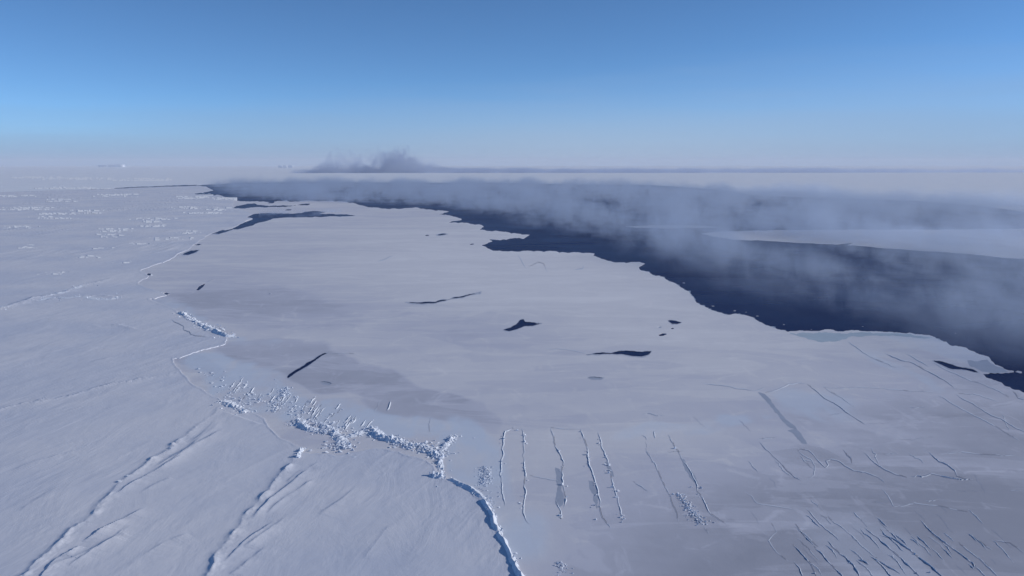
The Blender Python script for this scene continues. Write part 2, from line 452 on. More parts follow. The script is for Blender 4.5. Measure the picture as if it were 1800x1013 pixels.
def clip_sheet(field, Z):
    """triangles of the grid where field > 0, cut exactly at 0; returns verts, tris, vertex (px, py), rim loops as a skirt"""
    idx = np.arange(NY * NX).reshape(NY, NX)
    a, b, c, d = idx[:-1, :-1].ravel(), idx[:-1, 1:].ravel(), idx[1:, 1:].ravel(), idx[1:, :-1].ravel()
    T = np.concatenate([np.stack([a, d, c], 1), np.stack([a, c, b], 1)])
    f = field.ravel()
    pos = (f > 0)[T]
    cnt = pos.sum(1)
    full = T[cnt == 3]
    px, py, zz = PXX.ravel(), PYY.ravel(), Z.ravel()
    extra, skirts, newtris = [], [], []
    base = NY * NX
    cache = {}
    def cut(i, j):
        k = (i, j) if i < j else (j, i)
        v = cache.get(k)
        if v is None:
            t = f[k[0]] / (f[k[0]] - f[k[1]])
            v = base + len(extra)
            extra.append((px[k[0]] + t * (px[k[1]] - px[k[0]]), py[k[0]] + t * (py[k[1]] - py[k[0]]), zz[k[0]] + t * (zz[k[1]] - zz[k[0]])))
            cache[k] = v
        return v
    for tri, p in zip(T[cnt == 1].tolist(), pos[cnt == 1].tolist()):
        k = p.index(True)
        i, j, l = tri[k], tri[(k + 1) % 3], tri[(k + 2) % 3]
        u, v = cut(i, j), cut(i, l)
        newtris.append((i, u, v)); skirts.append((v, u))
    for tri, p in zip(T[cnt == 2].tolist(), pos[cnt == 2].tolist()):
        k = p.index(False)
        i, j, l = tri[k], tri[(k + 1) % 3], tri[(k + 2) % 3]
        u, v = cut(i, j), cut(i, l)
        newtris += [(u, j, l), (u, l, v)]; skirts.append((u, v))
    ex = np.array(extra).reshape(-1, 3)
    allpx, allpy, allz = np.concatenate([px, ex[:, 0]]), np.concatenate([py, ex[:, 1]]), np.concatenate([zz, ex[:, 2]])
    tris = np.concatenate([full, np.array(newtris, int).reshape(-1, 3)])
    # skirt
    sk = np.array(skirts, int).reshape(-1, 2)
    nb = len(allpx)
    ring = np.unique(sk)
    low = {int(r): nb + n for n, r in enumerate(ring)}
    allpx, allpy = np.concatenate([allpx, allpx[ring]]), np.concatenate([allpy, allpy[ring]])
    allz = np.concatenate([allz, np.full(len(ring), -0.3)])
    st = [(u, low[u], low[v]) for u, v in sk.tolist()] + [(u, low[v], v) for u, v in sk.tolist()]
    tris = np.concatenate([tris, np.array(st, int).reshape(-1, 3)])
    used = np.unique(tris)
    remap = np.zeros(len(allpx), np.int64); remap[used] = np.arange(len(used))
    x, y = G(allpx[used], allpy[used])
    return np.stack([x, y, allz[used]], 1), remap[tris], allpx[used], allpy[used]

pack_line = jag(PACK_EDGE, 0.10, 0.4, 3.0, seed=1)
near_line = jag(WATER_NEAR, 0.12, 0.4, 2.6, seed=2)
far_line = jag(FAR_EDGE, 0.05, 0.12, 8.0, seed=3)
NORTH = jag([(-900, 341), (-400, 337), (0, 338), (150, 333.5), (200, 331.8), (260, 329.2), (330, 326.2)], 0.03, 0.08, 8, seed=9)
pack_poly = np.vstack([pack_line, [(-900, 1330)], NORTH])
young_poly = np.vstack([near_line, [(2600, 1330)], pack_line[::-1][:-int(np.argmin(np.abs(pack_line - np.array([411, 353])).sum(1))) or None]])
far_poly = np.vstack([far_line, [(2600, 286), (-900, 286)], NORTH])
pool_lines = [jag(p, 0.06, 0.5, 3.0, closed=True, seed=20 + i) for i, (p, _, _) in enumerate(POOLS)]

S_pack, S_young, S_far = sdf(pack_poly), sdf(young_poly), sdf(far_poly)
S_hole = np.full((NY, NX), -BAND)
for P in pool_lines: S_hole = np.maximum(S_hole, sdf(P))
for P in (LEFT_CRACK, INLET): S_hole = np.maximum(S_hole, sdf(jag(P, 0.04, 0.3, 6, closed=True, seed=5)))

# ------------------------------------------------------------------ relief of the snow-covered pack ice
Zp = 0.33 + 0.10 * (fbm(WX / 14, WY / 45, 3, 4) - 0.5) + 0.35 * (fbm(WX / 90, WY / 120, 4, 3) - 0.5)

_u, _v = WX * 0.954 - WY * 0.30, WX * 0.30 + WY * 0.954            # across and along the wind
_rg = 1 - np.abs(2 * fbm(_u / 5.0, _v / 24.0, 5, 4) - 1)
_patch = sstep(0.42, 0.62, fbm(WX / 45, WY / 80, 6, 3))
Zp += 0.06 * _patch * _rg ** 4 * np.clip(450 / WY, 0, 1)
_big = 1 - np.abs(2 * fbm(_u / 22.0, _v / 80.0, 8, 3) - 1)
Zp += 0.10 * _big ** 5
# rough patches of broken old ice, far out
_pm = sstep(0.53, 0.66, fbm(WX / 90, WY / 200, 12, 3)) * sstep(500, 900, WY) * (WX < 0)
Zp += 1.2 * _pm * fbm(WX / 9, WY / 55, 13, 3) ** 3

def ridge_relief(Z, pts, height, wl, wr, seed=0, rough=0.35, taper=True, pad=60, amp=0.10):
    """raise a crest along pts: steep side wl metres on the left, long sun-side slope wr metres on the right"""
    L = jag(pts, amp, 0.5, 5.0, seed=seed)
    x0, y0 = L.min(0) - pad; x1, y1 = L.max(0) + pad
    i0, i1 = np.searchsorted(gx, [x0, x1]); j0, j1 = np.searchsorted(gy, [y0, y1])
    X, Y = WX[j0:j1, i0:i1], WY[j0:j1, i0:i1]
    lx, ly = G(L[:, 0], L[:, 1])
    best = np.full(X.shape, 1e9); side = np.zeros(X.shape); tt = np.zeros(X.shape)
    n = len(lx) - 1
    for k in range(n):
        dx, dy = lx[k + 1] - lx[k], ly[k + 1] - ly[k]
        t = np.clip(((X - lx[k]) * dx + (Y - ly[k]) * dy) / (dx * dx + dy * dy + 1e-9), 0, 1)
        e = np.hypot(X - lx[k] - t * dx, Y - ly[k] - t * dy)
        s = np.sign((X - lx[k]) * dy - (Y - ly[k]) * dx)        # + = right of the run
        q = e < best
        best = np.where(q, e, best); side = np.where(q, s, side); tt = np.where(q, (k + t) / n, tt)
    w = np.where(side > 0, wr, wl)
    prof = np.exp(-(best / w) ** 1.3)
    hmod = 1 + rough * 2 * (fbm(X / 3.0, Y / 4.0, 31 + seed, 3) - 0.5)
    hmod = hmod * np.clip(0.1 + 1.8 * (fbm(tt * n / 6.0, tt * 0, 400 + seed, 3) - 0.12), 0.15, 1.6)
    if taper: hmod = hmod * np.clip(np.minimum(tt, 1 - tt) / 0.15, 0, 1) ** 0.6
    Z[j0:j1, i0:i1] += height * prof * hmod

# runs go away from the camera, so the right side faces the sun
ridge_relief(Zp, [(-20, 1075), (45, 1013), (85, 975), (120, 940), (165, 905), (205, 855), (260, 815), (300, 792), (330, 765), (355, 745), (392, 712)], 0.5, 0.9, 2.4, 1, 0.8)
ridge_relief(Zp, [(145, 955), (185, 930), (255, 894)], 0.65, 0.35, 3.4, 2, 0.1, amp=0.02)
ridge_relief(Zp, [(190, 880), (230, 852), (320, 803)], 0.42, 0.4, 3.0, 3, 0.1, amp=0.02)
ridge_relief(Zp, [(70, 1020), (100, 985), (140, 962)], 0.6, 0.4, 2.5, 4, 0.2, amp=0.03)
ridge_relief(Zp, [(90, 1000), (160, 970), (220, 940)], 0.35, 0.8, 3.0, 5, 0.2, amp=0.03)
ridge_relief(Zp, [(330, 1075), (365, 1013), (380, 975), (400, 955), (425, 920), (455, 885), (475, 862), (500, 830), (515, 812), (530, 790)], 0.54, 0.9, 2.2, 6, 0.8)
ridge_relief(Zp, [(395, 990), (430, 955), (482, 918)], 0.5, 0.35, 3.0, 7, 0.15, amp=0.03)
ridge_relief(Zp, [(445, 915), (475, 880), (545, 826)], 0.45, 0.5, 2.5, 8, 0.2, amp=0.03)
for _k, (_p, _h, _w) in enumerate([([(300, 812), (345, 782), (392, 756)], .3, 3), ([(245, 870), (275, 852), (300, 842)], .22, 2.5), ([(120, 1000), (180, 960), (230, 925)], .3, 4), ([(405, 1012), (440, 985), (470, 962)], .35, 3),
        ([(430, 965), (465, 940), (510, 905)], .25, 3), ([(470, 905), (500, 878), (555, 842)], .3, 2.5), ([(505, 850), (525, 832), (560, 815)], .25, 2), ([(390, 725), (420, 735), (470, 752)], .2, 3), ([(330, 780), (360, 760), (380, 738)], .3, 2.5),
        ([(560, 905), (600, 880), (625, 860)], .16, 4), ([(640, 985), (665, 950), (685, 925)], .14, 3), ([(250, 980), (290, 955), (330, 940)], .16, 4), ([(35, 900), (80, 870), (110, 855)], .12, 4), ([(20, 830), (70, 810), (130, 795)], .10, 5), ([(150, 640), (200, 628), (230, 625)], .12, 4)]):
    ridge_relief(Zp, _p, _h, 0.5, _w, 60 + _k, 0.2, amp=0.03)
ridge_relief(Zp, [(385, 745), (330, 790), (270, 825)][::-1], 0.35, 0.8, 3.5, 9, 0.2, amp=0.03)
ridge_relief(Zp, [(-40, 730), (0, 722), (60, 709), (150, 690), (230, 670), (317, 654)], 0.3, 1.0, 2.2, 10, 0.7)
ridge_relief(Zp, [(-40, 552), (0, 543), (30, 535), (100, 516), (150, 500), (200, 488)], 0.6, 2.0, 5.0, 11, 0.6)
ridge_relief(Zp, [(0, 540), (60, 530), (110, 522), (165, 520), (225, 522)], 0.4, 2.0, 4.0, 12, 0.6)
ridge_relief(Zp, [(150, 575), (200, 572), (250, 581)], 0.3, 2.0, 3.0, 13, 0.4)
# raised rim where the floe meets the young ice
rim = sstep(0.0, 1.0, 1 - np.abs(S_pack - 1.5) / 3.0) * (PYY > 440)
Zp += 0.16 * rim * fbm(WX / 5, WY / 9, 77, 3)

def sheet(name, field, Z, mat, attr=None, kind='structure'):
    V, T, px, py = clip_sheet(field, Z)
    o = mesh_obj(name, V, T, mat, smooth=False)
    if attr is not None:
        a = o.data.attributes.new("tone", 'FLOAT', 'POINT')
        a.data.foreach_set("value", attr(px, py).astype(np.float32))
        a = o.data.attributes.new("dust", 'FLOAT', 'POINT')
        a.data.foreach_set("value", attr(px, py, True).astype(np.float32))
    tag(o, kind=kind)
    return o

sheet("pack_ice", np.minimum(S_pack, -S_hole), Zp, M_SNOW)

def tone(px, py, dust=False):
    """how light the young ice is: snow dusting, bare patches and a painted corner vignette; patch outlines wander with the ground"""
    x, y = G(px, py)
    wx = px + 110 * (fbm(x / 30, y / 60, 51, 4) - 0.5) * np.clip((py - 300) / 300, 0.2, 1.5)
    wy = py + 40 * (fbm(x / 35, y / 60, 52, 4) - 0.5) * np.clip((py - 300) / 300, 0.2, 1.5)
    t = np.full(px.shape, 0.52)
    def blob(cx, cy, rx, ry, amt, rot=0.0, soft=0.45):
        c, s = math.cos(R(rot)), math.sin(R(rot))
        u = ((wx - cx) * c + (wy - cy) * s) / rx; v = (-(wx - cx) * s + (wy - cy) * c) / ry
        return amt * (1 - sstep(1 - soft, 1 + soft, np.hypot(u, v)))
    t += np.minimum(np.minimum(blob(570, 650, 185, 36, -0.27, 12, 0.10), blob(760, 712, 140, 38, -0.25, 14, 0.10)), blob(930, 735, 110, 22, -0.12, 3, 0.12))   # mauve bare ice
    t += blob(640, 560, 330, 60, -0.07, 4, 0.5)
    t += blob(480, 545, 170, 40, -0.12, 8, 0.12)
    t += blob(420, 470, 160, 22, -0.10, -6, 0.3)
    t += blob(335, 635, 62, 17, -0.24, 18, 0.12)
    t += blob(560, 772, 70, 20, -0.12, 10, 0.15)
    t += blob(1180, 762, 90, 8, 0.12, -5, 0.3)
    t += blob(1510, 752, 70, 14, 0.12, 15, 0.3)
    t += blob(1560, 790, 110, 14, 0.08, 5, 0.4)
    t += blob(1000, 610, 260, 10, 0.10, -2, 0.25)
    t += blob(900, 645, 200, 7, 0.06, -4, 0.3)
    t += blob(980, 480, 380, 75, 0.26, 4, 0.6)
    t += blob(1230, 600, 300, 45, 0.10, 8, 0.6)
    t += blob(1640, 600, 160, 22, 0.10, 15, 0.3)
    t += blob(1530, 990, 150, 45, 0.10, 25, 0.3)
    t += -0.42 * sstep(0, 1, (px - 1050) / 850 + (py - 760) / 420)     # lens vignette painted into the ice colour, darker towards the lower right
    if dust:
        d = [(440, 680, 125, 34, .85, 22, .15), (640, 736, 130, 24, .85, 14, .15), (820, 795, 90, 44, .9, 25, .2), (415, 600, 60, 12, .7, 8, .25), (930, 950, 62, 52, .8, 20, .4), (870, 880, 40, 60, .6, 0, .4), (330, 560, 60, 22, .6, 25, .3),
             (1270, 758, 95, 11, .7, -8, .3), (1430, 712, 75, 26, .6, 20, .3), (1180, 762, 90, 8, .5, -5, .3), (1530, 985, 150, 40, .25, 25, .4), (1640, 600, 140, 18, .4, 15, .3), (1590, 650, 70, 10, .5, 30, .3)]
        return np.max([blob(*q) for q in d], 0) * np.clip(2.6 * fbm(x / 7, y / 22, 55, 5) - 0.55, 0, 1) * 0.9
    return np.clip(t, 0.02, 0.98)
Zy = np.full((NY, NX), 0.15)
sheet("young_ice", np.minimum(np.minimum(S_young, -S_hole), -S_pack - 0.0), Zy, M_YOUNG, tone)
Zf = 0.4 + 0.6 * (fbm(WX / 120, WY / 300, 9, 3) - 0.5)
M_FAR = make_snow("far_pale_snow", (0.78, 0.82, 0.88), (0.86, 0.88, 0.92))  # paler snow colour for the sheet beyond the lead
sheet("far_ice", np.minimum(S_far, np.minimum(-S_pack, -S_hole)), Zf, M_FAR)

# open sea under everything, to the horizon
RW = 44000.0
mesh_obj("water", [(-RW, -3000, 0), (RW, -3000, 0), (RW, RW, 0), (-RW, RW, 0)], [(0, 1, 2, 3)], M_WATER)["kind"] = 'structure'

# ------------------------------------------------------------------ builders for things on the ice
ICE_Z = 0.15

def poly_sheet(name, P, z, mat):
    x, y = G(P[:, 0], P[:, 1], z)
    c = (float(x.mean()), float(y.mean()), z)
    v = [Vector((a - c[0], b - c[1], 0)) for a, b in zip(x, y)]
    t = geometry.tessellate_polygon([v])
    V = np.stack([x, y, np.full(len(x), z)], 1)
    F = []
    for f in t:
        a, b, d = V[f[0]], V[f[1]], V[f[2]]
        F.append(tuple(f) if (b[0] - a[0]) * (d[1] - a[1]) - (b[1] - a[1]) * (d[0] - a[0]) > 0 else (f[0], f[2], f[1]))
    return mesh_obj(name, V, F, mat, loc=c)

def path_ground(pts, z, step, seed, amp=0.06, ratio=0.5):
    """roughened run, resampled evenly on the ground: points (n,2), unit normals (right of the run), distance"""
    L = jag(pts, amp, ratio, 4.0, seed=seed)
    x, y = G(L[:, 0], L[:, 1], z)
    d = np.concatenate([[0], np.cumsum(np.hypot(np.diff(x), np.diff(y)))])
    n = max(4, int(d[-1] / step))
    q = np.linspace(0, d[-1], n)
    X, Y = np.interp(q, d, x), np.interp(q, d, y)
    tx, ty = np.gradient(X), np.gradient(Y)
    l = np.hypot(tx, ty) + 1e-9
    return np.stack([X, Y], 1), np.stack([ty / l, -tx / l], 1), q

def hexa_blocks(P, size, r, flat=0.4, tilt=0.6):
    """angular ice blocks: centres P (n,3), sizes (n,) -> verts, quads"""
    n = len(P)
    c = np.array([(-1, -1, -1), (1, -1, -1), (1, 1, -1), (-1, 1, -1), (-1, -1, 1), (1, -1, 1), (1, 1, 1), (-1, 1, 1)], float) * 0.5
    B = np.repeat(c[None], n, 0) + r.uniform(-0.17, 0.17, (n, 8, 3))
    B *= np.stack([size * r.uniform(0.8, 1.35, n), size * r.uniform(0.6, 1.1, n), size * r.uniform(flat * 0.5, flat * 1.5, n)], 1)[:, None, :]
    def rot(B, ang, i, j):
        ca, sa = np.cos(ang)[:, None], np.sin(ang)[:, None]
        a, b = B[..., i] * ca - B[..., j] * sa, B[..., i] * sa + B[..., j] * ca
        B = B.copy(); B[..., i] = a; B[..., j] = b; return B
    B = rot(B, r.normal(0, tilt, n), 0, 2)
    B = rot(B, r.normal(0, tilt, n), 1, 2)
    B = rot(B, r.uniform(0, 6.28, n), 0, 1)
    V = (B + P[:, None, :]).reshape(-1, 3)
    q = np.array([(0, 3, 2, 1), (4, 5, 6, 7), (0, 1, 5, 4), (1, 2, 6, 5), (2, 3, 7, 6), (3, 0, 4, 7)])
    F = (q[None] + (np.arange(n) * 8)[:, None, None]).reshape(-1, 4)
    return V, F

def crest_mesh(P, Nn, q, width, height, z0, seed, K=11, even=False):
    n = len(P)
    u = np.linspace(-1, 1, K)
    env = np.clip(np.minimum(q, q[-1] - q) / (0.12 * q[-1] + 1e-6), 0, 1) ** 0.6
    wmod = 0.55 + 0.9 * fbm(q / (width * 1.3), q * 0, 100 + seed, 3)
    hmod = -0.15 + 2.2 * fbm(q / (width * 0.7), q * 0 + 3, 200 + seed, 3)
    if even: hmod = 0.75 + 0.7 * fbm(q / (width * 1.5), q * 0 + 3, 200 + seed, 3)
    X = P[:, None, 0] + Nn[:, None, 0] * u * (width / 2 * wmod)[:, None]
    Y = P[:, None, 1] + Nn[:, None, 1] * u * (width / 2 * wmod)[:, None]
    prof = (1 - np.abs(u) ** 1.2)[None, :] * (env * hmod)[:, None] * height
    Z = z0 - 0.08 + prof * (0.75 + 0.5 * fbm(X / (0.3 * width), Y / (0.6 * width), 300 + seed, 4) if even else 0.25 + 1.5 * (1 - np.abs(2 * fbm(X / (0.25 * width + .3), Y / (0.4 * width + .3), 300 + seed, 4) - 1)) ** 2 * 0.75)
    V = np.stack([X, Y, Z], -1).reshape(-1, 3)
    i = (np.arange(n - 1)[:, None] * K + np.arange(K - 1)[None]).ravel()
    return V, np.stack([i, i + 1, i + K + 1, i + K], 1)

def rubble_along(P, Nn, q, width, height, z0, n, smin, smax, r, tilt=0.6):
    k = r.integers(0, len(P), n)
    clump = fbm(q / 6.0, q * 0, int(r.integers(1000)), 3)
    keep = clump[k] > r.uniform(0.25, 0.62, n)
    k = k[keep]; n = len(k)
    off = r.standard_t(4, n) * 0.30
    size = smin * (smax / smin) ** (r.uniform(0, 1, n) ** 1.8)
    C = np.stack([P[k, 0] + Nn[k, 0] * off * width + r.normal(0, .3, n), P[k, 1] + Nn[k, 1] * off * width + r.normal(0, .3, n),
                  z0 + size * 0.12 + height * np.clip(1 - np.abs(off) * 1.6, 0, 1) * r.uniform(0, 0.9, n)], 1)
    return hexa_blocks(C, size, r, 0.30, tilt * 1.1)

def pressure_ridge(pts, width, height, label, dens=3.0, smin=0.4, smax=1.5, z0=ICE_Z, seed=0, amp=0.08, group=None, crest=True, step=0.5, spread=1.0, even=False):
    width, height, dens, smax = width * 1.15, height * 0.75, dens * 1.9, smin * 0.8 + 0.5 * (smax - smin)
    P, Nn, q = path_ground(pts, z0, step, seed, amp)
    r = np.random.default_rng(500 + seed)
    m = len(P) // 2
    root = empty("pressure_ridge", (P[m, 0], P[m, 1], z0))
    tag(root, label, "ice ridge", group or "pressure ridges of broken ice")
    if crest:
        V, F = crest_mesh(P, Nn, q, width, height, z0, seed, even=even)
        mesh_obj("snow_crest", V, F, M_RIDGE, root)
    n = int(q[-1] * dens)
    V, F = rubble_along(P, Nn, q, width * spread, height * 0.8, z0, n, smin, smax, r)
    tag(mesh_obj("rubble", V, F, M_RIDGE, root), kind="stuff")
    return root

def ribbon(pts, w_px, z, seed, amp=0.06, off_px=0.0, vary=0.6):
    L = jag(pts, amp, 0.6, 3.0, seed=seed)
    t = np.gradient(L, axis=0); l = np.hypot(t[:, 0], t[:, 1]) + 1e-9
    nrm = np.stack([-t[:, 1] / l, t[:, 0] / l], 1)
    nrm *= np.where(nrm[:, :1] < 0, -1, 1)                       # always to the sun side
    s = np.concatenate([[0], np.cumsum(np.hypot(*np.diff(L, axis=0).T))])
    env = np.clip(np.minimum(s, s[-1] - s) / min(12, 0.25 * s[-1] + 1e-6), 0.12, 1)
    w = w_px * env * (1 - vary / 2 + vary * fbm(s / 14, s * 0, 700 + seed, 3) * 1.6 - vary * 0.3)
    return L, nrm, s, env, w

def strip_faces(n, K):
    i = (np.arange(n - 1)[:, None] * K + np.arange(K - 1)[None]).ravel()
    return np.stack([i, i + 1, i + K + 1, i + K], 1)

def crack(pts, label, w_px=1.6, lip=0.3, lip_px=2.2, rubble=0.0, seed=0, group="cracks in the young ice", amp=0.06, mat=None, name="ice_crack", cat="ice crack"):
    """thing: a dark slot in the sheet and, on its sun side, the raised broken edge of the overriding ice"""
    L, nrm, s, env, w = ribbon(pts, w_px, ICE_Z, seed, amp)
    z = ICE_Z + 0.02
    m = len(L) // 2
    cx, cy = G(L[m, 0], L[m, 1], ICE_Z)
    root = empty(name, (float(cx), float(cy), ICE_Z))
    tag(root, label, cat, group)
    a, b = L - nrm * w[:, None] / 2, L + nrm * w[:, None] / 2
    ax, ay = G(a[:, 0], a[:, 1], z); bx, by = G(b[:, 0], b[:, 1], z)
    V = np.stack([np.stack([ax, ay, ax * 0 + z], 1), np.stack([bx, by, bx * 0 + z], 1)], 1).reshape(-1, 3)
    mesh_obj("dark_slot", V, strip_faces(len(L), 2), mat or M_SLOT, root)
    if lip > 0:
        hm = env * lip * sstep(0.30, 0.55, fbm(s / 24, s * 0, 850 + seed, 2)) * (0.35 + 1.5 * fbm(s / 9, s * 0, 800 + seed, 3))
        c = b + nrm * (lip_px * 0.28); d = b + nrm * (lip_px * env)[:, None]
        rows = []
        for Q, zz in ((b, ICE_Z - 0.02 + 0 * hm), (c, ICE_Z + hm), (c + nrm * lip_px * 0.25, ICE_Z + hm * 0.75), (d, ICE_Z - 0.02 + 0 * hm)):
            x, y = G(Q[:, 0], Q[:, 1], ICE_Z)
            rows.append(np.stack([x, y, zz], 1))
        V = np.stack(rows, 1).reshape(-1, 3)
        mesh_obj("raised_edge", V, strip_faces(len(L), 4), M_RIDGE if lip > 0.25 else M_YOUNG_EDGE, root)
    if rubble > 0:
        P, Nn, q = path_ground(pts, ICE_Z, 0.6, seed, amp)
        r = np.random.default_rng(900 + seed)
        V, F = rubble_along(P, Nn, q, 1.8, 0.3, ICE_Z, int(q[-1] * rubble), 0.3, 0.9, r)
        if len(V): tag(mesh_obj("rubble", V, F, M_RIDGE, root), kind="stuff")
    return root
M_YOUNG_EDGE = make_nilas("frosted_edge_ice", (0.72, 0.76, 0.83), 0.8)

M_RIM = make_nilas("pool_rim_ice", (0.46, 0.50, 0.60))
# ---- pools of open water in their holes
for P, (_, label, frozen) in zip(pool_lines, POOLS):
    wp = tag(poly_sheet("water_pool", P, 0.012, M_GREY if frozen else M_WATER), label, "water pool", "pools of open water in the ice")
    if P[:, 0].max() - P[:, 0].min() > 18 and P[:, 1].min() > 400:
        t = np.roll(P, -1, 0) - np.roll(P, 1, 0); l = np.hypot(t[:, 0], t[:, 1]) + 1e-9
        nr = np.stack([t[:, 1] / l, -t[:, 0] / l], 1)
        ar = 0.5 * np.sum(P[:, 0] * np.roll(P[:, 1], -1) - np.roll(P[:, 0], -1) * P[:, 1])
        k = np.arange(len(P))
        O = P + nr * np.sign(ar) * (0.35 + 2.2 * fbm(k / 5.0, k * 0.0, 61, 3) ** 2)[:, None]
        a, b_ = G(P[:, 0], P[:, 1], ICE_Z); c, d = G(O[:, 0], O[:, 1], ICE_Z); z = a * 0 + ICE_Z + 0.012
        V = np.stack([np.stack([a, b_, z], 1), np.stack([c, d, z], 1)], 1).reshape(-1, 3)
        n = len(P); F = [(2 * i, 2 * i + 1, 2 * ((i + 1) % n) + 1, 2 * ((i + 1) % n)) for i in range(n)]
        mesh_obj("new_ice_rim", V, F, M_RIM, wp)
# ---- pressure ridges
pressure_ridge([(316, 549), (330, 558), (345, 567), (358, 575)], 4.0, 1.3, "string of white ice lumps uphill of the steep blue-shaded bank", 3, 0.6, 2.2, seed=1)
pressure_ridge([(356, 573), (370, 580), (384, 587), (400, 592), (412, 590)], 6.0, 2.1, "steep white ridge with blue shaded flank at the bend of the floe edge", 4, 0.7, 2.4, seed=2, even=True)
pressure_ridge([(393, 705), (405, 713), (420, 720), (432, 727)], 4.5, 1.1, "low heap of ice lumps where two floe edges meet", 5, 0.5, 1.6, seed=3)
pressure_ridge([(524, 738), (528, 748), (545, 755), (562, 757), (580, 760)], 4.0, 1.3, "left end of the big rubble ridge with dark gaps", 6, 0.5, 1.9, seed=4)
pressure_ridge([(560, 746), (575, 752), (588, 762), (600, 774), (606, 790)], 4.5, 1.4, "spur of the big rubble ridge spilling towards the snow floe", 5, 0.5, 1.5, seed=5, spread=1.4)
pressure_ridge([(588, 766), (610, 768), (630, 762), (648, 756)], 3.0, 0.9, "low middle stretch of the big rubble ridge", 6, 0.4, 1.3, seed=6, spread=1.3)
pressure_ridge([(650, 752), (664, 766), (680, 772), (696, 776), (715, 783), (738, 788)], 4.5, 1.5, "tall blocky stretch of the big rubble ridge right of centre", 6, 0.5, 2.0, seed=7)
pressure_ridge([(738, 784), (752, 792), (765, 798), (776, 806)], 4.0, 1.3, "right end of the big rubble ridge near the forked spur", 6, 0.5, 1.6, seed=8)
pressure_ridge([(797, 766), (788, 778), (778, 792), (774, 808), (773, 828)], 2.2, 1.0, "thin forked spur of lumps crossing to the floe corner", 5, 0.4, 1.1, seed=9)
pressure_ridge([(760, 836), (768, 838), (780, 838)], 5.0, 1.9, "round white mound at the corner of the snow floe", 5, 0.6, 1.8, seed=10)
pressure_ridge([(790, 842), (808, 852), (826, 860), (842, 872), (850, 880)], 2.6, 1.2, "narrow curved ridge on the floe rim beside the mound", 2.2, 0.3, 1.2, seed=11, even=True)
pressure_ridge([(848, 878), (858, 895), (868, 922), (876, 938)], 2.2, 1.5, "ridge with a long blue shadow on the floe rim", 2.2, 0.3, 1.3, seed=12, even=True)
pressure_ridge([(874, 934), (884, 950), (894, 972), (906, 995), (918, 1022), (935, 1065)], 1.9, 1.5, "nearest sharp ridge running off the lower frame edge", 2.2, 0.3, 1.1, seed=13, even=True)
pressure_ridge([(855, 822), (853, 840), (851, 858), (855, 876), (860, 892)], 2.4, 0.7, "upright column of small lumps joining the floe rim", 6, 0.3, 0.9, seed=14, crest=False)
pressure_ridge([(531, 788), (526, 797), (522, 808)], 1.8, 1.3, "bright wedge of ice at the corner of two snow floes", 3, 0.4, 1.0, z0=0.4, seed=15)
pressure_ridge([(984, 990), (988, 1005), (990, 1030)], 1.6, 0.6, "small lumps at the lower edge beside the nearest ridge", 7, 0.25, 0.7, seed=16, crest=False)
pressure_ridge([(1195, 868), (1203, 885), (1215, 898), (1228, 912), (1238, 925)], 2.2, 0.35, "scatter of small blocks between two rafted seams", 7, 0.3, 0.8, seed=17, crest=False)
pressure_ridge([(505, 682), (497, 696), (488, 712), (484, 722)], 3.0, 0.8, "short upright line of lumps in the rubble field", 5, 0.4, 1.3, seed=18, crest=False)
for k, (pts, lab) in enumerate([
    ([(-20, 545), (10, 538), (40, 532), (62, 526)], "far left stretch of the old rough ridge"),
    ([(70, 524), (100, 516), (130, 507), (155, 499)], "middle stretch of the old rough ridge on the snow floe"),
    ([(45, 531), (95, 524), (150, 521), (215, 523)], "second rough line of lumps just below the old ridge"),
]):
    pressure_ridge(pts, 6, 0.4, lab, 0.5, 0.5, 1.6, z0=0.5, seed=30 + k, amp=0.1, spread=1.6)

# lone blocks strewn over the rubble field: one of each of six shapes, then copies
r = np.random.default_rng(77)
protos = []
for k in range(6):
    V, F = hexa_blocks(np.zeros((1, 3)), np.array([1.0]), r, 0.35, 0.5)
    protos.append(mesh_obj("ice_block", V, F, M_RIDGE, loc=(0, 0, 0)))
BLOCK_LABEL = "small loose white ice block strewn on young ice beside the floe edge"
field = []
for (x0, y0, x1, y1, spread_, n) in [(350, 655, 400, 668, 8, 12), (362, 672, 440, 690, 9, 20), (385, 694, 440, 700, 8, 16), (400, 706, 460, 708, 7, 22), (440, 690, 480, 716, 7, 24),
                                     (478, 712, 520, 726, 6, 18), (515, 726, 545, 740, 6, 14), (560, 780, 615, 800, 8, 18), (480, 668, 510, 720, 5, 14), (530, 720, 560, 745, 8, 12), (690, 770, 770, 785, 6, 14)]:
    for _ in range(int(n * 1.5)):
        t = r.uniform() if r.uniform() < 0.4 else float(np.clip(r.choice([.15, .45, .8]) + r.normal(0, .07), 0, 1))
        field.append((x0 + t * (x1 - x0) + r.normal(0, spread_), y0 + t * (y1 - y0) + r.normal(0, spread_ * 0.6)))
used = set()
for px, py in field:
    k = int(r.integers(6)); s = float(0.28 + 0.9 * r.uniform() ** 3)
    o = protos[k] if k not in used else protos[k].copy()
    if k in used: COL.objects.link(o)
    used.add(k)
    x, y = G(px, py, ICE_Z)
    o.location = (float(x), float(y), ICE_Z + 0.18 * s); o.scale = (s, s, s); o.rotation_euler = (0, 0, float(r.uniform(0, 6.28)))
    tag(o, BLOCK_LABEL, "ice block", "loose ice blocks strewn beside the floe edge")

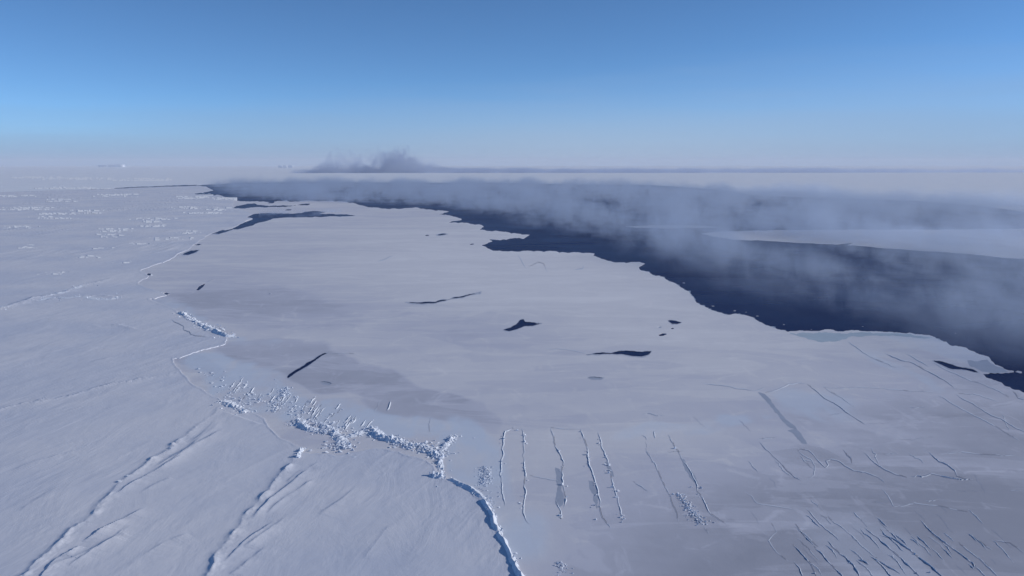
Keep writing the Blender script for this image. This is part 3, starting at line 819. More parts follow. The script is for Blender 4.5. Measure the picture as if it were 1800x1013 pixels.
for px, py, s, lab in [(475, 516.5, 1.5, "lone bright ice block far out on the mauve young ice"), (266, 484, 1.4, "white block at the uppermost notch of the floe edge"), (283, 514, 1.5, "white block beside a dark speck at the jagged floe edge"),
                       (349, 648, 1.2, "block on dark young ice in the pointed bay"), (372, 655, 1.2, "pale block at the top of the rubble field"), (113, 943, 0.7, "small block at the foot of the left snow scarp"),
                       (210, 847, 1.0, "larger block halfway along the left snow scarp"), (225, 838, 0.8, "second block halfway along the left snow scarp"), (300, 788, 1.0, "dark-sided block on the upper left snow scarp")]:
    o = protos[int(px) % 6].copy(); COL.objects.link(o)
    x, y = G(px, py, 0.4)
    o.location = (float(x), float(y), (0.5 if px < 310 and py > 700 else ICE_Z) + 0.2 * s); o.scale = (s, s, s * 0.9); o.rotation_euler = (0, 0, px)
    tag(o, lab, "ice block", "single ice blocks set apart")

# ---- seams where the young ice has rafted, and cracks
RG = "rafted seams running towards the camera"
RAFTS = [
    ([(902, 752), (888, 757), (884, 770), (881, 790), (884, 800), (880, 815), (878, 835), (882, 855), (886, 890)], "hooked rafted seam, first from the forked spur", 1.6, .4, 2.4, 1.2),
    ([(916, 754), (920, 775), (921, 795), (918, 800), (920, 815), (922, 830), (922, 860), (919, 890), (919, 903), (924, 915), (931, 922)], "second long rafted seam with a hooked lower end", 1.8, .4, 2.4, .8),
    ([(968, 753), (973, 770), (975, 785), (984, 800), (989, 811), (987, 825), (989, 855), (994, 880), (990, 892)], "third rafted seam, bowed along a grey refrozen strip", 2.0, .4, 2.2, .5),
    ([(977, 880), (983, 895), (986, 912), (983, 900)], "short seam below the grey strip", 1.6, .4, 2.0, 1.5),
    ([(1020, 755), (1025, 770), (1032, 790), (1034, 815), (1038, 825), (1043, 840), (1049, 860), (1052, 875), (1053, 890), (1058, 910), (1066, 920), (1073, 929)], "fourth long rafted seam with a dark lower half", 2.2, .4, 2.4, .9),
    ([(1051, 760), (1056, 780), (1062, 800), (1067, 812), (1072, 830), (1076, 850), (1082, 870), (1087, 890), (1092, 910), (1093, 919)], "fifth rafted seam, rough along its lower half", 1.8, .35, 2.4, 1.2),
    ([(1135, 793), (1142, 803), (1152, 818), (1160, 838), (1168, 855), (1175, 868), (1183, 890), (1190, 910), (1192, 917)], "clean dark seam left of the scattered blocks", 2.2, .3, 1.8, .3),
    ([(1174, 765), (1185, 785), (1200, 810), (1212, 828), (1225, 855), (1238, 885), (1245, 900), (1258, 910), (1277, 922)], "long slanting seam right of the scattered blocks", 2.2, .25, 1.8, .4),
    ([(1238, 925), (1241, 933), (1246, 939)], "short dark seam below the scattered blocks", 1.8, .3, 1.8, 0),
    ([(1149, 758), (1151, 771)], "tiny upright seam at the top of the rafted belt", 1.6, .25, 2, 0),
    ([(667, 703), (664, 712), (657, 725)], "left of two short bright seams above the rubble ridge", 1.2, .5, 2.2, 0),
    ([(686, 704), (684, 712), (680, 723)], "right of two short bright seams above the rubble ridge", 1.4, .5, 2.2, 0),
    ([(756, 732), (754, 745), (754, 760)], "faint upright seam above the forked spur", 1.3, .1, 1.2, 0),
    ([(545, 700), (535, 715), (528, 735)], "ragged seam rising from the left end of the rubble ridge", 1.2, .4, 2, 2.5),
    ([(585, 722), (575, 735), (566, 748)], "faint short seam above the spur of the rubble ridge", 1.2, .3, 1.8, 1.0),
    ([(573, 713), (562, 726), (552, 738)], "slanting short seam above the rubble spur, paler", 1.0, .3, 1.8, .5),
]
for k, (p, lab, w, lip, lp, rb) in enumerate(RAFTS):
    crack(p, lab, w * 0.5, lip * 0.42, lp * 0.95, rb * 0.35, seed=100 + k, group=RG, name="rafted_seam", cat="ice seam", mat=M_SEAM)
CRACKS = [
    ([(1237, 675), (1275, 679), (1295, 684), (1326, 687.5)], "thin level crack leading to the wide grey strip", 1.5, .08),
    ([(1326, 687), (1336, 684), (1345, 680.5)], "short fork at the head of the wide grey strip", 1.5, .08),
    ([(1345, 690), (1372, 682), (1386, 675), (1402, 673), (1416, 675)], "curved faint crack arching over the white drift", 1.2, .15),
    ([(1419, 676), (1440, 693), (1470, 712), (1490, 727), (1510, 740), (1522, 748)], "sharp dark diagonal crack right of the wide grey strip", 2.0, .12),
    ([(1447, 679), (1460, 690), (1480, 700), (1500, 715)], "faint kinked crack beside the sharp diagonal crack", 1.2, .06),
    ([(1450, 681), (1520, 682), (1560, 685), (1640, 690)], "long faint level crack across the right of the sheet", 1.1, .05),
    ([(1335, 777), (1345, 790), (1355, 798), (1370, 812), (1383, 828), (1397, 840), (1408, 845)], "clean dark crack below the end of the wide grey strip", 2.0, .12),
    ([(1401, 791), (1410, 800), (1425, 808), (1432, 820), (1430, 835), (1420, 843)], "faint curl beside the clean dark crack", 1.5, .05),
    ([(1405, 790), (1420, 792), (1432, 803), (1442, 815), (1450, 822), (1455, 818), (1451, 810), (1460, 808), (1473, 811), (1485, 820), (1500, 828), (1520, 831), (1540, 838), (1556, 850)], "long wavering crack with a sharp zigzag", 1.8, .1),
    ([(1482, 790), (1488, 800), (1495, 806), (1497, 815)], "short notch crack with a small bright block", 2.4, .3),
    ([(1518, 795), (1530, 808), (1545, 820), (1558, 828), (1575, 835), (1595, 840)], "dark crack sloping into the ragged blue crack", 2.0, .12),
    ([(1598, 838), (1620, 838), (1635, 833), (1650, 836), (1665, 840), (1690, 843), (1710, 842)], "ragged blue crack nearly level at right", 2.0, .2),
    ([(1632, 795), (1640, 803), (1650, 812), (1665, 818), (1678, 828), (1682, 838), (1698, 843)], "crooked crack dropping onto the ragged blue crack", 2.0, .2),
    ([(1655, 798), (1680, 795), (1720, 799), (1785, 800)], "faint level crack from the top of the crooked crack to the frame edge", 1.2, .06),
    ([(1490, 600), (1505, 611), (1515, 619), (1530, 628), (1545, 635), (1560, 640), (1577, 647)], "leftmost of the cracks behind the ice tongue", 1.6, .1),
    ([(1555, 621), (1568, 628), (1583, 634), (1600, 637), (1612, 643), (1630, 653), (1645, 661), (1660, 669), (1672, 678), (1678, 684)], "longest double crack behind the ice tongue", 2.0, .15),
    ([(1590, 620), (1605, 629), (1620, 638), (1634, 646)], "short straight crack above the double crack", 1.6, .12),
    ([(1640, 638), (1655, 647), (1675, 656), (1690, 663), (1705, 670), (1725, 675), (1740, 682), (1755, 688), (1773, 699)], "crack running beside the pointed slit to the water corner", 1.5, .1),
    ([(1680, 693), (1695, 704), (1715, 714), (1730, 724), (1742, 731), (1760, 737), (1775, 747), (1803, 761)], "upper of two parallel cracks reaching the right frame edge", 1.8, .1),
    ([(1648, 695), (1665, 705), (1685, 717), (1700, 725), (1720, 735), (1745, 748), (1765, 760), (1792, 775)], "lower of two parallel cracks near the right frame edge", 1.6, .1),
    ([(1685, 692), (1720, 695), (1735, 700), (1755, 707)], "faint flat crack above the two parallel cracks", 1.5, .05),
    ([(1780, 688), (1785, 693), (1789, 700), (1803, 704)], "kinked crack at the water corner by the frame edge", 1.8, .15),
    ([(1417, 893), (1430, 910), (1450, 930), (1476, 952)], "straight fine crack at the top of the lower right bundle", 1.7, .1),
    ([(1397, 921), (1410, 938), (1420, 950), (1429, 958)], "short slanting crack left of the straight fine crack", 1.9, .2),
    ([(1393, 958), (1405, 970), (1418, 985), (1428, 1000), (1436, 1016)], "leftmost heavy crack of the lower right bundle", 2.3, .3),
    ([(1455, 952), (1470, 968), (1485, 980), (1500, 995), (1512, 1018)], "heavy dark crack in the middle of the lower right bundle", 2.8, .35),
    ([(1395, 987), (1405, 1000), (1412, 1018)], "small crack at the lower left of the bundle", 1.8, .25),
    ([(1430, 960), (1445, 975), (1455, 988), (1470, 1003), (1484, 1018)], "rough crack second from left in the bundle", 2.0, .3),
    ([(1520, 929), (1545, 948), (1560, 962), (1575, 975), (1590, 990), (1605, 1003), (1620, 1018)], "long crack through rubble in the lower right bundle", 2.3, .3),
    ([(1547, 941), (1570, 948), (1585, 958), (1600, 968), (1620, 985), (1640, 1000), (1660, 1018)], "double-edged crack right of the rubble crack", 2.4, .35),
    ([(1617, 913), (1628, 928), (1645, 943), (1665, 958), (1685, 973), (1705, 988), (1720, 1002), (1735, 1018)], "longest dark crack at the right of the bundle", 2.6, .25),
    ([(1685, 954), (1700, 968), (1720, 982), (1735, 997), (1755, 1016)], "crack close behind the longest dark crack", 2.0, .2),
    ([(1712, 944), (1730, 958), (1744, 967)], "short crack at the far right of the bundle", 1.7, .15),
    ([(1508, 984), (1518, 988), (1527, 993)], "short dark notch between two heavy cracks", 2.8, .3),
    ([(1543, 985), (1560, 997), (1584, 1010)], "rough short crack beside the long rubble crack", 2.4, .35),
    ([(1455, 908), (1480, 928), (1500, 945), (1520, 965), (1542, 982)], "faint crack across the middle of the bundle", 1.4, .1),
    ([(1750, 950), (1775, 955), (1803, 975)], "faint crack low at the right frame edge", 2.0, .1),
    ([(1355, 920), (1365, 935), (1350, 950), (1365, 972), (1385, 987)], "faint wavering crack left of the bundle", 1.3, .05),
    ([(1310, 866), (1320, 872), (1330, 885), (1400, 897)], "faint bent crack above the wavering crack", 1.3, .05),
    ([(1550, 860), (1560, 872), (1570, 890), (1600, 885), (1650, 890), (1700, 900)], "faint looping crack over the bundle", 1.4, .05),
    ([(573, 621), (600, 621.4), (622, 622.4)], "fine level tail of the diagonal slit", 1.1, .05),
    ([(960, 613), (1000, 616), (1031, 622)], "fine crack running into the tailed pool", 1.1, .05),
    ([(362, 498), (368, 494), (374, 491)], "fine end of the small pool by the tip", 1.0, .05),
    ([(664, 460), (675, 456), (692, 449)], "broken hairline crack on the pale upper sheet", 1.2, .06),
    ([(910, 449), (916, 458), (924, 472)], "left hairline near the square bay", 1.1, .1),
    ([(930, 468), (945, 461), (955, 464), (962, 478)], "arched hairline below the square bay", 1.1, .1),
    ([(1010, 474), (1024, 472), (1026, 466)], "curled hairline right of the arched one", 1.1, .1),
    ([(968, 752), (990, 754.5), (1018, 755)], "level hairline joining the tops of two rafted seams", 1.1, .06),
    ([(931, 836), (960, 842), (985, 846)], "faint cross crack between second and third seam", 1.2, .05),
]
for k, (p, lab, w, lip) in enumerate(CRACKS):
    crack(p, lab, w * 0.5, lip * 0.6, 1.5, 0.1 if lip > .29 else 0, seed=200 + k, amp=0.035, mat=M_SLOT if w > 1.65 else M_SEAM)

# crack on the snow floe
def snow_crack(pts, label, w_px, seed):
    L, nrm, s, env, w = ribbon(pts, w_px, 0.5, seed, 0.08)
    a, b = L - nrm * w[:, None] / 2, L + nrm * w[:, None] / 2
    z = 0.56
    ax, ay = G(a[:, 0], a[:, 1], z); bx, by = G(b[:, 0], b[:, 1], z)
    V = np.stack([np.stack([ax, ay, ax * 0 + z], 1), np.stack([bx, by, bx * 0 + z], 1)], 1).reshape(-1, 3)
    c = V.mean(0)
    tag(mesh_obj("ice_crack", V, strip_faces(len(L), 2), M_GREY, loc=tuple(c)), label, "ice crack", "cracks in the snow floe")
snow_crack([(301, 561), (306, 566), (318, 571), (322, 573), (323, 580), (333, 583), (336, 588), (350, 591), (364, 593.5)], "thin stepped crack in the snow floe below the blue-shaded bank", 1.4, 301)

r = np.random.default_rng(31)
for k in range(40):
    t = r.uniform()
    px, py = 405 + 235 * t + r.normal(0, 10), 672 + 62 * t + r.normal(0, 9)
    ln = r.uniform(8, 20)
    crack([(px, py), (px - ln * 0.35 + r.normal(0, 1), py + ln * 0.5), (px - ln * 0.75, py + ln)], "one of many fine short slanting seams in the rubble field by the floe edge", 0.9, 0.22, 1.5, 0.5, seed=350 + k,
          group="fine seams in the rubble field", name="rafted_seam", cat="ice seam", mat=M_SEAM)

r = np.random.default_rng(32)
for k in range(46):                                # close-set hairlines between the long cracks
    t, q = r.uniform(), r.uniform()
    px, py = 1390 + 380 * t, 905 + 95 * q + 18 * r.normal()
    if py < 880 + (px - 1390) * 0.05: continue
    ln = r.uniform(14, 55)
    crack([(px, py), (px + ln * 0.42, py + ln * 0.36 + r.normal(0, 1.5)), (px + ln * 0.85 + r.normal(0, 2), py + ln * 0.85)], "one of many faint hairline cracks among the lower right bundle", r.uniform(0.5, 1.1), r.choice([0, 0.08, 0.14]), 1.3, 0,
          seed=420 + k, group="hairlines among the lower right cracks", amp=0.05, mat=M_SEAM)
for k in range(30):                                # hairlines across the quieter sheet
    px, py = r.uniform(1080, 1780), r.uniform(690, 900)
    ln = r.uniform(12, 50); a = r.choice([0.9, 0.75, 0.05, -0.1, 1.2]) + r.normal(0, 0.1)
    crack([(px, py), (px + ln * .5 * math.cos(a) + r.normal(0, 2), py + ln * .45 * math.sin(a)), (px + ln * math.cos(a), py + ln * .9 * math.sin(a))], "one of many scattered faint hairlines on the right of the young ice", r.uniform(0.4, 0.8), r.choice([0, 0.06]), 1.2, 0,
          seed=500 + k, group="hairlines on the right of the young ice", amp=0.12, mat=M_SEAM)

# ---- grey refrozen strips and other flat new ice lying in the sheet
STRIPS = [
    ([(1332, 690), (1343, 692), (1352, 700), (1362, 714), (1375, 730), (1387, 741), (1399, 751), (1401, 756), (1410, 766), (1416, 774), (1419, 781), (1410, 780), (1402, 772), (1396, 764), (1384, 757), (1396, 755), (1384, 749), (1371, 735), (1360, 721), (1347, 706)], "widest grey refrozen strip slanting down the right of the sheet", M_GREY),
    ([(976, 822), (986, 826), (988, 850), (991, 872), (989, 888), (982, 894), (976, 886), (978, 872), (981, 855), (978, 838)], "grey refrozen strip beside the bowed third seam", M_GREY),
    ([(1034, 845), (1042, 846), (1048, 862), (1051, 880), (1050, 896), (1043, 880), (1038, 862)], "narrow grey strip along the fourth seam", M_GREY),
    ([(1063, 812), (1070, 812), (1077, 828), (1080, 838), (1074, 836), (1068, 824)], "small grey strip along the fifth seam", M_GREY),
    ([(1195, 805), (1203, 808), (1216, 828), (1228, 852), (1220, 848), (1208, 830)], "slim grey strip along the long slanting seam", M_GREY),
    ([(1386, 585), (1440, 584), (1520, 584.6), (1600, 587), (1640, 594), (1600, 592), (1540, 590), (1490, 594), (1450, 601), (1425, 597), (1400, 590)], "pale greenish film of new ice along the lead", M_THIN),
    ([(1700, 634), (1735, 632), (1747, 641), (1772, 653), (1740, 656), (1722, 651), (1705, 644)], "grey thin tip of the ice tongue at right", M_GREY),
]
for k, (p, lab, mat) in enumerate(STRIPS):
    tag(poly_sheet("refrozen_ice", jag(p, 0.08, 0.6, 4, closed=True, seed=400 + k), ICE_Z + 0.012, mat), lab, "new ice", "patches of refrozen ice")

edge = near_line[(near_line[:, 0] > 1020) & (near_line[:, 1] > 446) & (near_line[:, 1] < 600) & (near_line[:, 0] < 1700)]
def fringe(E, label, seed):
    E = jag(E, 0.25, 0.4, 1.6, seed=seed)
    k = np.arange(len(E))
    w = 0.4 + 7.0 * np.clip(fbm(k / 3.0, k * 0.0, 90 + seed, 3) - 0.30, 0, 1) * (0.3 + 1.2 * fbm(k / 25.0, k * 0.0, 95 + seed, 2))
    O = E + np.stack([0.9 * w, -0.28 * w], 1)
    a, b_ = G(E[:, 0] - 1.5, E[:, 1] + 0.8, 0.03); c, d = G(O[:, 0], O[:, 1], 0.03)
    V = np.stack([np.stack([a, b_, a * 0 + 0.03], 1), np.stack([c, d, a * 0 + 0.03], 1)], 1).reshape(-1, 3)
    tag(mesh_obj("grease_ice", V, strip_faces(len(E), 2), M_GREASE, loc=tuple(V.mean(0))), label, "new ice", "ragged new ice along the lead")
M_FLOE = make_nilas("floe_snow", (0.64, 0.65, 0.70), 0.8)
M_GREASE = make_nilas("grease_ice", (0.34, 0.39, 0.47), 0.4)
cut1 = int(np.argmin(np.abs(edge - np.array([1127, 476])).sum(1))); cut2 = int(np.argmin(np.abs(edge - np.array([1385, 584])).sum(1)))
fringe(edge[cut1:cut2], "ragged grey fringe of new ice along the curved water edge", 1)
fringe(edge[cut2:], "ragged grey fringe of new ice along the pale film by the water", 2)
r = np.random.default_rng(8)
for k in range(9):                                 # brash adrift off the edge
    i = int(r.integers(cut1, len(edge)))
    px, py = edge[i, 0] + abs(r.normal(0, 22)) + 2, edge[i, 1] - abs(r.normal(0, 5)) - 1.5
    n = 7; a = np.linspace(0, 6.28, n, endpoint=False)
    rad = r.uniform(0.5, 1.3, n) * r.uniform(0.5, 1.6)
    o = poly_sheet("brash_piece", np.stack([px + 1.9 * rad * np.cos(a), py - 0.45 * rad * np.sin(a)], 1), 0.05, M_FLOE)
    tag(o, "tiny flat ice piece adrift on dark water off the curved edge", "ice piece", "brash adrift off the ice edge")

# ---- floes in the lead
def floe(P, label, seed, th=0.3):
    L = jag(P, 0.05, 0.2, 6, closed=True, seed=seed)
    x, y = G(L[:, 0], L[:, 1], th)
    n = len(x)
    top = poly_sheet("ice_floe", L, th, M_FLOE)
    me = top.data
    V = np.array([v.co[:] for v in me.vertices]); loc = np.array(top.location)
    F = [tuple(p.vertices) for p in me.polygons]
    V2 = np.vstack([V, V - np.array([0, 0, th + 0.2])]) + loc
    F2 = F + [(i, (i + 1) % n, n + (i + 1) % n, n + i) for i in range(n)]
    bpy.data.objects.remove(top)
    tag(mesh_obj("ice_floe", V2, F2, M_FLOE, loc=tuple(loc)), label, "ice floe", "floes in the smoking lead")
floe(FLOE, "long pale floe with a pointed tip in the smoking lead", 600)
floe(STRIP, "slim strip of ice in the smoke left of the long floe", 601)

HUM_MORE = [(30, 400, 30, 2, "rough pale patch low on the far left plain"), (150, 372, 26, 2, "rough pale patch between the broad hummocks and the mid plain ones"), (380, 368, 22, 1.6, "pale lumps beside the tip of the upper inlet"), (120, 330, 60, 1.2, "long pale line just short of the far thin crack"),
            (330, 365, 30, 1.4, "thin pale line right of the mid plain hummocks"), (20, 345, 40, 1.4, "pale line above the broad patch by the left frame edge"), (150, 452, 20, 1.8, "small rough patch above the old rough ridge"), (215, 460, 14, 1.5, "few lumps left of the pointed floe corner"), (90, 480, 24, 1.8, "sparse lumps between old ridge and far plain")]
M_HUMMOCK = make_snow("white_hummock_snow", (0.95, 0.955, 0.97), (0.96, 0.965, 0.975), 0.2)  # near-white snow colour for the far hummocks
# ---- hummocks: clusters of bright upturned ice far out on the snow floe
HUM = [(40, 368, 45, 4, 40), (90, 380, 40, 4, 40), (60, 366, 30, 3, 24), (200, 405, 28, 4, 36), (190, 416, 22, 3, 26), (265, 394, 22, 4, 30), (265, 385, 40, 2, 20), (300, 420, 30, 2, 16), (110, 352, 24, 1.6, 16), (200, 344, 34, 1.6, 26),
       (50, 433, 14, 2.4, 14), (245, 430, 14, 2, 12), (120, 314, 60, 1.2, 40), (250, 316, 44, 1.8, 46), (340, 346, 26, 2.4, 34), (390, 350, 20, 1.6, 22), (350, 375, 36, 1.2, 20), (330, 408, 20, 1.6, 12), (180, 436, 26, 1.5, 10), (60, 312, 40, 0.8, 24)]
HL = ["broad patch of bright hummocks far left of the lead", "bright hummocks below the broad patch at far left", "thin bright line over the broad patch at far left", "bright hummocks in the middle of the snow plain", "second row under the bright hummocks mid plain",
      "bright hummocks left of the inlet", "thin pale line above the hummocks left of the inlet", "sparse lumps between hummocks and floe edge", "short pale line high on the left plain", "pale line below the thin far crack", "small hummock by the left frame edge",
      "small hummock above the pointed floe corner", "faint long line close under the horizon", "bright far hummocks left of the smoke wall", "bright lumps at the left tip of the lead", "white lumps on the point below the smoke wall",
      "dotted pale line level with the upper inlet", "lumps on the plain beside the largest inlet", "faint lumps above the old rough ridge", "palest line under the horizon at far left"]
HUM = HUM + [(a, b, c, d, 20) for a, b, c, d, _ in HUM_MORE]; HL = HL + [q[4] for q in HUM_MORE]
for k, ((cx, cy, rx, ry, n), lab) in enumerate(zip(HUM, HL)):
    r = np.random.default_rng(1000 + k)
    rx, ry = rx * 1.35, ry * 1.4 + 0.8
    n, m = int(rx * 2 / 0.5), max(9, int(ry * 2 / 0.4))
    U, W = np.meshgrid(np.linspace(-1, 1, n), np.linspace(-1, 1, m))
    x, y = G(cx + U * rx, cy + W * ry, 0.5)
    pxm = mpp(cy)
    Z = np.full(x.shape, 0.15)
    lanes = r.uniform(-0.8, 0.8, 5)
    for _ in range(int(9 + rx * ry / 4)):
        c = r.choice(lanes) + r.normal(0, 0.06); u0 = r.normal(0, 0.42)
        w = float(np.clip(r.lognormal(1.6, 0.5), 2.5, 14)) / rx                  # slab length, in half widths
        a = (U - u0) / w
        prof = np.where(a < 0, np.clip(1 + a * 6, 0, 1), np.clip(1 - a, 0, 1)) * np.clip(1.3 - np.abs(W - c) * ry / 0.95, 0, 1)
        Z = np.maximum(Z, 0.15 + prof * min(0.11 * w * rx * pxm, 1.5) * r.uniform(0.7, 1.2))
    i = (np.arange(m - 1)[:, None] * n + np.arange(n - 1)[None]).ravel()
    F = np.stack([i + n, i + n + 1, i + 1, i], 1)
    Z[Z < 0.32] = 0.1
    x, y = x.ravel(), y.ravel()
    tag(mesh_obj("ice_hummock", np.stack([x, y, Z.ravel()], 1), F, M_HUMMOCK, loc=(float(x.mean()), float(y.mean()), 0.3)), lab, "ice hummock", "hummocks far out on the snow plain")

# ---- icebergs on the horizon
def iceberg(px0, px1, D, h, label, seed):
    r = np.random.default_rng(seed)
    x0, x1 = (px0 - CX) / FOC * D, (px1 - CX) / FOC * D
    w = x1 - x0; dep = 0.55 * w
    n = 14
    ang = np.linspace(0, 2 * math.pi, n, endpoint=False)
    rad = 1 + r.uniform(-0.16, 0.16, n)
    X = (x0 + x1) / 2 + np.sign(np.cos(ang)) * np.abs(np.cos(ang)) ** 0.5 * w / 2 * rad
    Y = D + np.sign(np.sin(ang)) * np.abs(np.sin(ang)) ** 0.5 * dep / 2 * rad
    top = h * (1 + r.uniform(-0.12, 0.12, n))
    V = np.vstack([np.stack([X * 1.0, Y, X * 0 - 2], 1), np.stack([X + (X.mean() - X) * 0.04, Y + (D - Y) * 0.04, top], 1)])
    F = [(i, (i + 1) % n, n + (i + 1) % n, n + i) for i in range(n)] + [tuple(range(n, 2 * n))]
    tag(mesh_obj("iceberg", V, F, M_RIDGE, loc=(float(X.mean()), D, 0)), label, "iceberg", "icebergs on the horizon")
iceberg(182, 203, 27000, 62, "low grey iceberg at the left end of the horizon", 1)
iceberg(199, 226, 26500, 78, "brightest flat iceberg on the left horizon", 2)
iceberg(494, 501, 22000, 60, "left block of the small iceberg trio", 3)
iceberg(503, 509, 22000, 64, "middle block of the small iceberg trio", 4)
iceberg(511, 519, 21500, 62, "bright right block of the small iceberg trio", 5)

# ---- frost smoke rising from the open water
def smoke_mat(name, density, hmin, hmax, s_len, lo, hi, curve=None, scale=0.02, col=(0.80, 0.86, 0.97), step=0.04, g=0.2, floor=0.0, plume=None, far=None):
    m = bpy.data.materials.new(name); m.use_nodes = True
    nt = m.node_tree; nt.nodes.clear()
    out = nt.nodes.new("ShaderNodeOutputMaterial")
    vs = nt.nodes.new("ShaderNodeVolumePrincipled")
    vs.inputs["Color"].default_value = (*col, 1); vs.inputs["Anisotropy"].default_value = g
    nt.links.new(vs.outputs[0], out.inputs["Volume"])
    geo = nt.nodes.new("ShaderNodeNewGeometry")
    sep = nt.nodes.new("ShaderNodeSeparateXYZ"); nt.links.new(geo.outputs["Position"], sep.inputs[0])
    X, Y, Z = sep.outputs
    pm = mapping(nt, (1, 0.45, 0.45), R(14))
    n1 = noise_tex(nt, pm, scale, 6, 0.70, 0.6)
    pb = mapping(nt, (1, 0.5, 0.2))
    nb = noise_tex(nt, pb, scale * 0.22, 2, 0.5)
    dens = map_range(nt, math_n(nt, 'ADD', n1, math_n(nt, 'MULTIPLY', math_n(nt, 'SUBTRACT', nb, 0.5), 0.5)), lo, hi)
    if floor: dens = math_n(nt, 'MULTIPLY_ADD', dens, 1 - floor, floor)
    top = math_n(nt, 'MULTIPLY_ADD', map_range(nt, nb, 0.3, 0.7), hmax - hmin, hmin)
    if plume:                                       # columns of steam carried higher between two X positions
        x0, x1, ph = plume
        pn = noise_tex(nt, mapping(nt, (1, 0.4, 0.6)), 0.006, 6, 0.68, 0.8)
        band = math_n(nt, 'MULTIPLY', map_range(nt, X, x0, x0 + 250), map_range(nt, X, x0 + 950, x1, 1.0, 0.0))
        top = math_n(nt, 'ADD', top, math_n(nt, 'MULTIPLY', band, math_n(nt, 'MULTIPLY', map_range(nt, pn, 0.44, 0.66), ph)))
        dens = math_n(nt, 'MULTIPLY', dens, map_range(nt, X, -1000.0, 6500.0, 1.0, 0.22, False))
    fall = map_range(nt, math_n(nt, 'DIVIDE', Z, top), 0.0, 1.0, 1.0, 0.0)
    dens = math_n(nt, 'MULTIPLY', dens, fall)
    if curve:
        fc = nt.nodes.new("ShaderNodeFloatCurve")
        c = fc.mapping.curves[0]
        pts = [((y) / 4500, (x + 2000) / 2500) for x, y in curve]
        while len(c.points) < len(pts): c.points.new(0.5, 0.5)
        for p, (u, v) in zip(c.points, sorted(pts)): p.location = (u, v); p.handle_type = 'VECTOR'
        fc.mapping.update()
        nt.links.new(math_n(nt, 'DIVIDE', Y, 4500.0), fc.inputs["Value"])
        e = math_n(nt, 'MULTIPLY_ADD', fc.outputs[0], 2500.0, -2000.0)
        sd = math_n(nt, 'SUBTRACT', X, e)
        wob = math_n(nt, 'MULTIPLY', math_n(nt, 'SUBTRACT', nb, 0.5), 140.0)
        dens = math_n(nt, 'MULTIPLY', dens, map_range(nt, math_n(nt, 'ADD', sd, wob), s_len[0], s_len[1]))
    if far:                                         # thins out over the far ice
        fc2 = nt.nodes.new("ShaderNodeFloatCurve")
        c = fc2.mapping.curves[0]
        pts = [((x + 2000) / 5000, y / 5000) for x, y in far]
        while len(c.points) < len(pts): c.points.new(0.5, 0.5)
        for q, (u, v) in zip(c.points, sorted(pts)): q.location = (u, v); q.handle_type = 'VECTOR'
        fc2.mapping.update()
        nt.links.new(math_n(nt, 'MULTIPLY_ADD', X, 1 / 5000, 0.4), fc2.inputs["Value"])
        fd = math_n(nt, 'MULTIPLY_ADD', fc2.outputs[0], 5000.0, math_n(nt, 'MULTIPLY', Y, -1.0))
        fd = math_n(nt, 'ADD', fd, math_n(nt, 'MULTIPLY', math_n(nt, 'SUBTRACT', nb, 0.5), 500.0))
        dens = math_n(nt, 'MULTIPLY', dens, map_range(nt, fd, -450.0, 250.0))
    nt.links.new(math_n(nt, 'MULTIPLY', dens, density), vs.inputs["Density"])
    m.cycles.volume_step_rate = step
    return m

def smoke_box(name, outline, z0, z1, mat, label):
    n = len(outline)
    v = [Vector((x, y, 0)) for x, y in outline]
    t = geometry.tessellate_polygon([v])
    V = [(x, y, z0) for x, y in outline] + [(x, y, z1) for x, y in outline]
    area = sum(outline[i][0] * outline[(i + 1) % n][1] - outline[(i + 1) % n][0] * outline[i][1] for i in range(n))
    if area < 0: return smoke_box(name, outline[::-1], z0, z1, mat, label)
    F = [(i, (i + 1) % n, n + (i + 1) % n, n + i) for i in range(n)]
    for f in t:
        a, b, c = (outline[k] for k in f)
        ccw = (b[0] - a[0]) * (c[1] - a[1]) - (b[1] - a[1]) * (c[0] - a[0]) > 0
        f = tuple(f) if ccw else (f[0], f[2], f[1])
        F.append(tuple(n + k for k in f)); F.append((f[0], f[2], f[1]))
    tag(mesh_obj(name, V, F, mat, loc=(outline[0][0], outline[0][1], z0)), label, "frost smoke", None, "stuff")

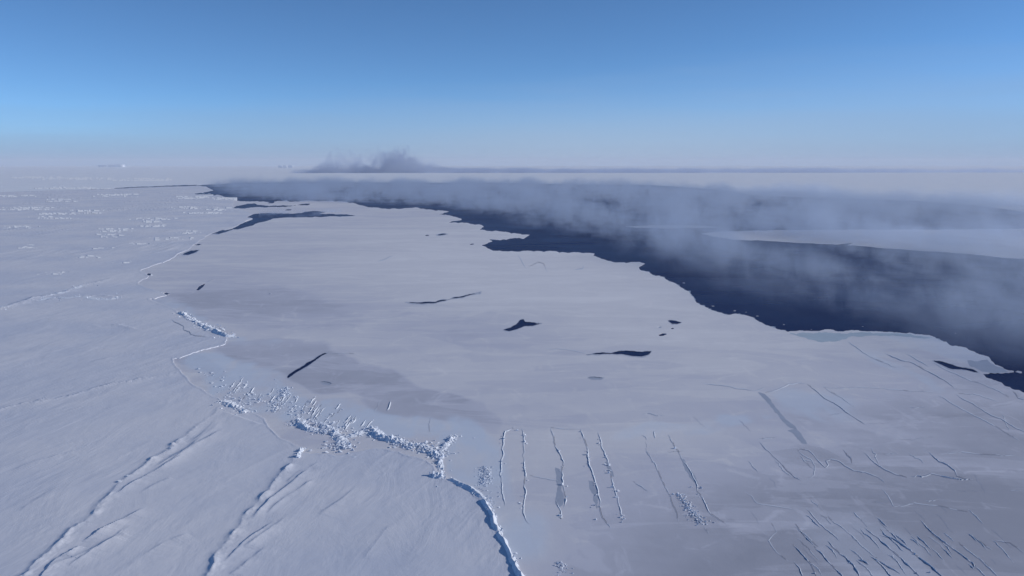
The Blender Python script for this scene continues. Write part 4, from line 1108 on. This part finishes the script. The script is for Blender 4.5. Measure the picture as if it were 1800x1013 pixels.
EDGE_CURVE = [(330, 0), (230, 340), (150, 534), (121, 758), (24, 1144), (-174, 1755), (-420, 2063), (-771, 2225), (-1480, 3768), (-1700, 4500)]
FAR_CURVE = [(-2000, 3700), (-1480, 3800), (0, 3900), (500, 3400), (900, 2600), (1200, 1900), (1700, 1500), (3000, 1400)]
M_SMOKE = smoke_mat("frost_smoke", 0.0145, 8, 56, (0, 170), 0.40, 0.66, EDGE_CURVE, 0.034, col=(0.66, 0.77, 0.96), floor=0.05, step=0.028, far=FAR_CURVE)
smoke_box("frost_smoke", [(235, 300), (150, 520), (118, 750), (20, 1140), (-180, 1750), (-430, 2055), (-790, 2220), (-1500, 3760), (-600, 4400), (200, 4400), (1600, 4200), (3000, 4200), (3000, 900), (900, 300)],
          0.4, 68, M_SMOKE, "low frost smoke drifting over the wide open lead")
M_INLET_SMOKE = smoke_mat("inlet_smoke", 0.012, 5, 14, None, 0.48, 0.68, None, 0.03, col=(0.66, 0.77, 0.95), step=0.15)
for k, (x0, x1, y0, y1, lab) in enumerate([(455, 600, 372, 384, "thin wisps of smoke over the largest inlet")]):
    c = [G(x0, y1), G(x1, y1), G(x1, y0), G(x0, y0)]
    smoke_box("frost_smoke", [(float(a), float(b_)) for a, b_ in c], 0.4, 15, M_INLET_SMOKE, lab)
# bank on the horizon, with taller plumes at its left end
M_BANK = smoke_mat("far_frost_smoke", 0.0095, 40, 75, None, 0.36, 0.60, None, 0.009, col=(0.57, 0.67, 0.88), step=0.06, floor=0.16, plume=(-2250, -750, 360))
smoke_box("frost_smoke", [(-2450, 8900), (9000, 9500), (9000, 10300), (-1500, 10300), (-2300, 9700)], 0.5, 330, M_BANK, "far bank of frost smoke with a rising plume on the horizon")

# ---- clear polar air: far ice fades a little
hz = bpy.data.materials.new("polar_haze"); hz.use_nodes = True
nt = hz.node_tree; nt.nodes.clear()
o_ = nt.nodes.new("ShaderNodeOutputMaterial"); v_ = nt.nodes.new("ShaderNodeVolumePrincipled")
v_.inputs["Color"].default_value = (0.89, 0.92, 0.99, 1); v_.inputs["Density"].default_value = 3.2e-5; v_.inputs["Anisotropy"].default_value = 0.0
nt.links.new(v_.outputs[0], o_.inputs["Volume"])
A, B0, B1 = 46000.0, -3200.0, 45500.0
V = [(-A, B0, -1.5), (A, B0, -1.5), (A, B1, -1.5), (-A, B1, -1.5), (-A, B0, 345), (A, B0, 345), (A, B1, 345), (-A, B1, 345)]
tag(mesh_obj("haze", V, [(0, 3, 2, 1), (4, 5, 6, 7), (0, 1, 5, 4), (1, 2, 6, 5), (2, 3, 7, 6), (3, 0, 4, 7)], hz), "clear polar air over the ice", None, None, "stuff")
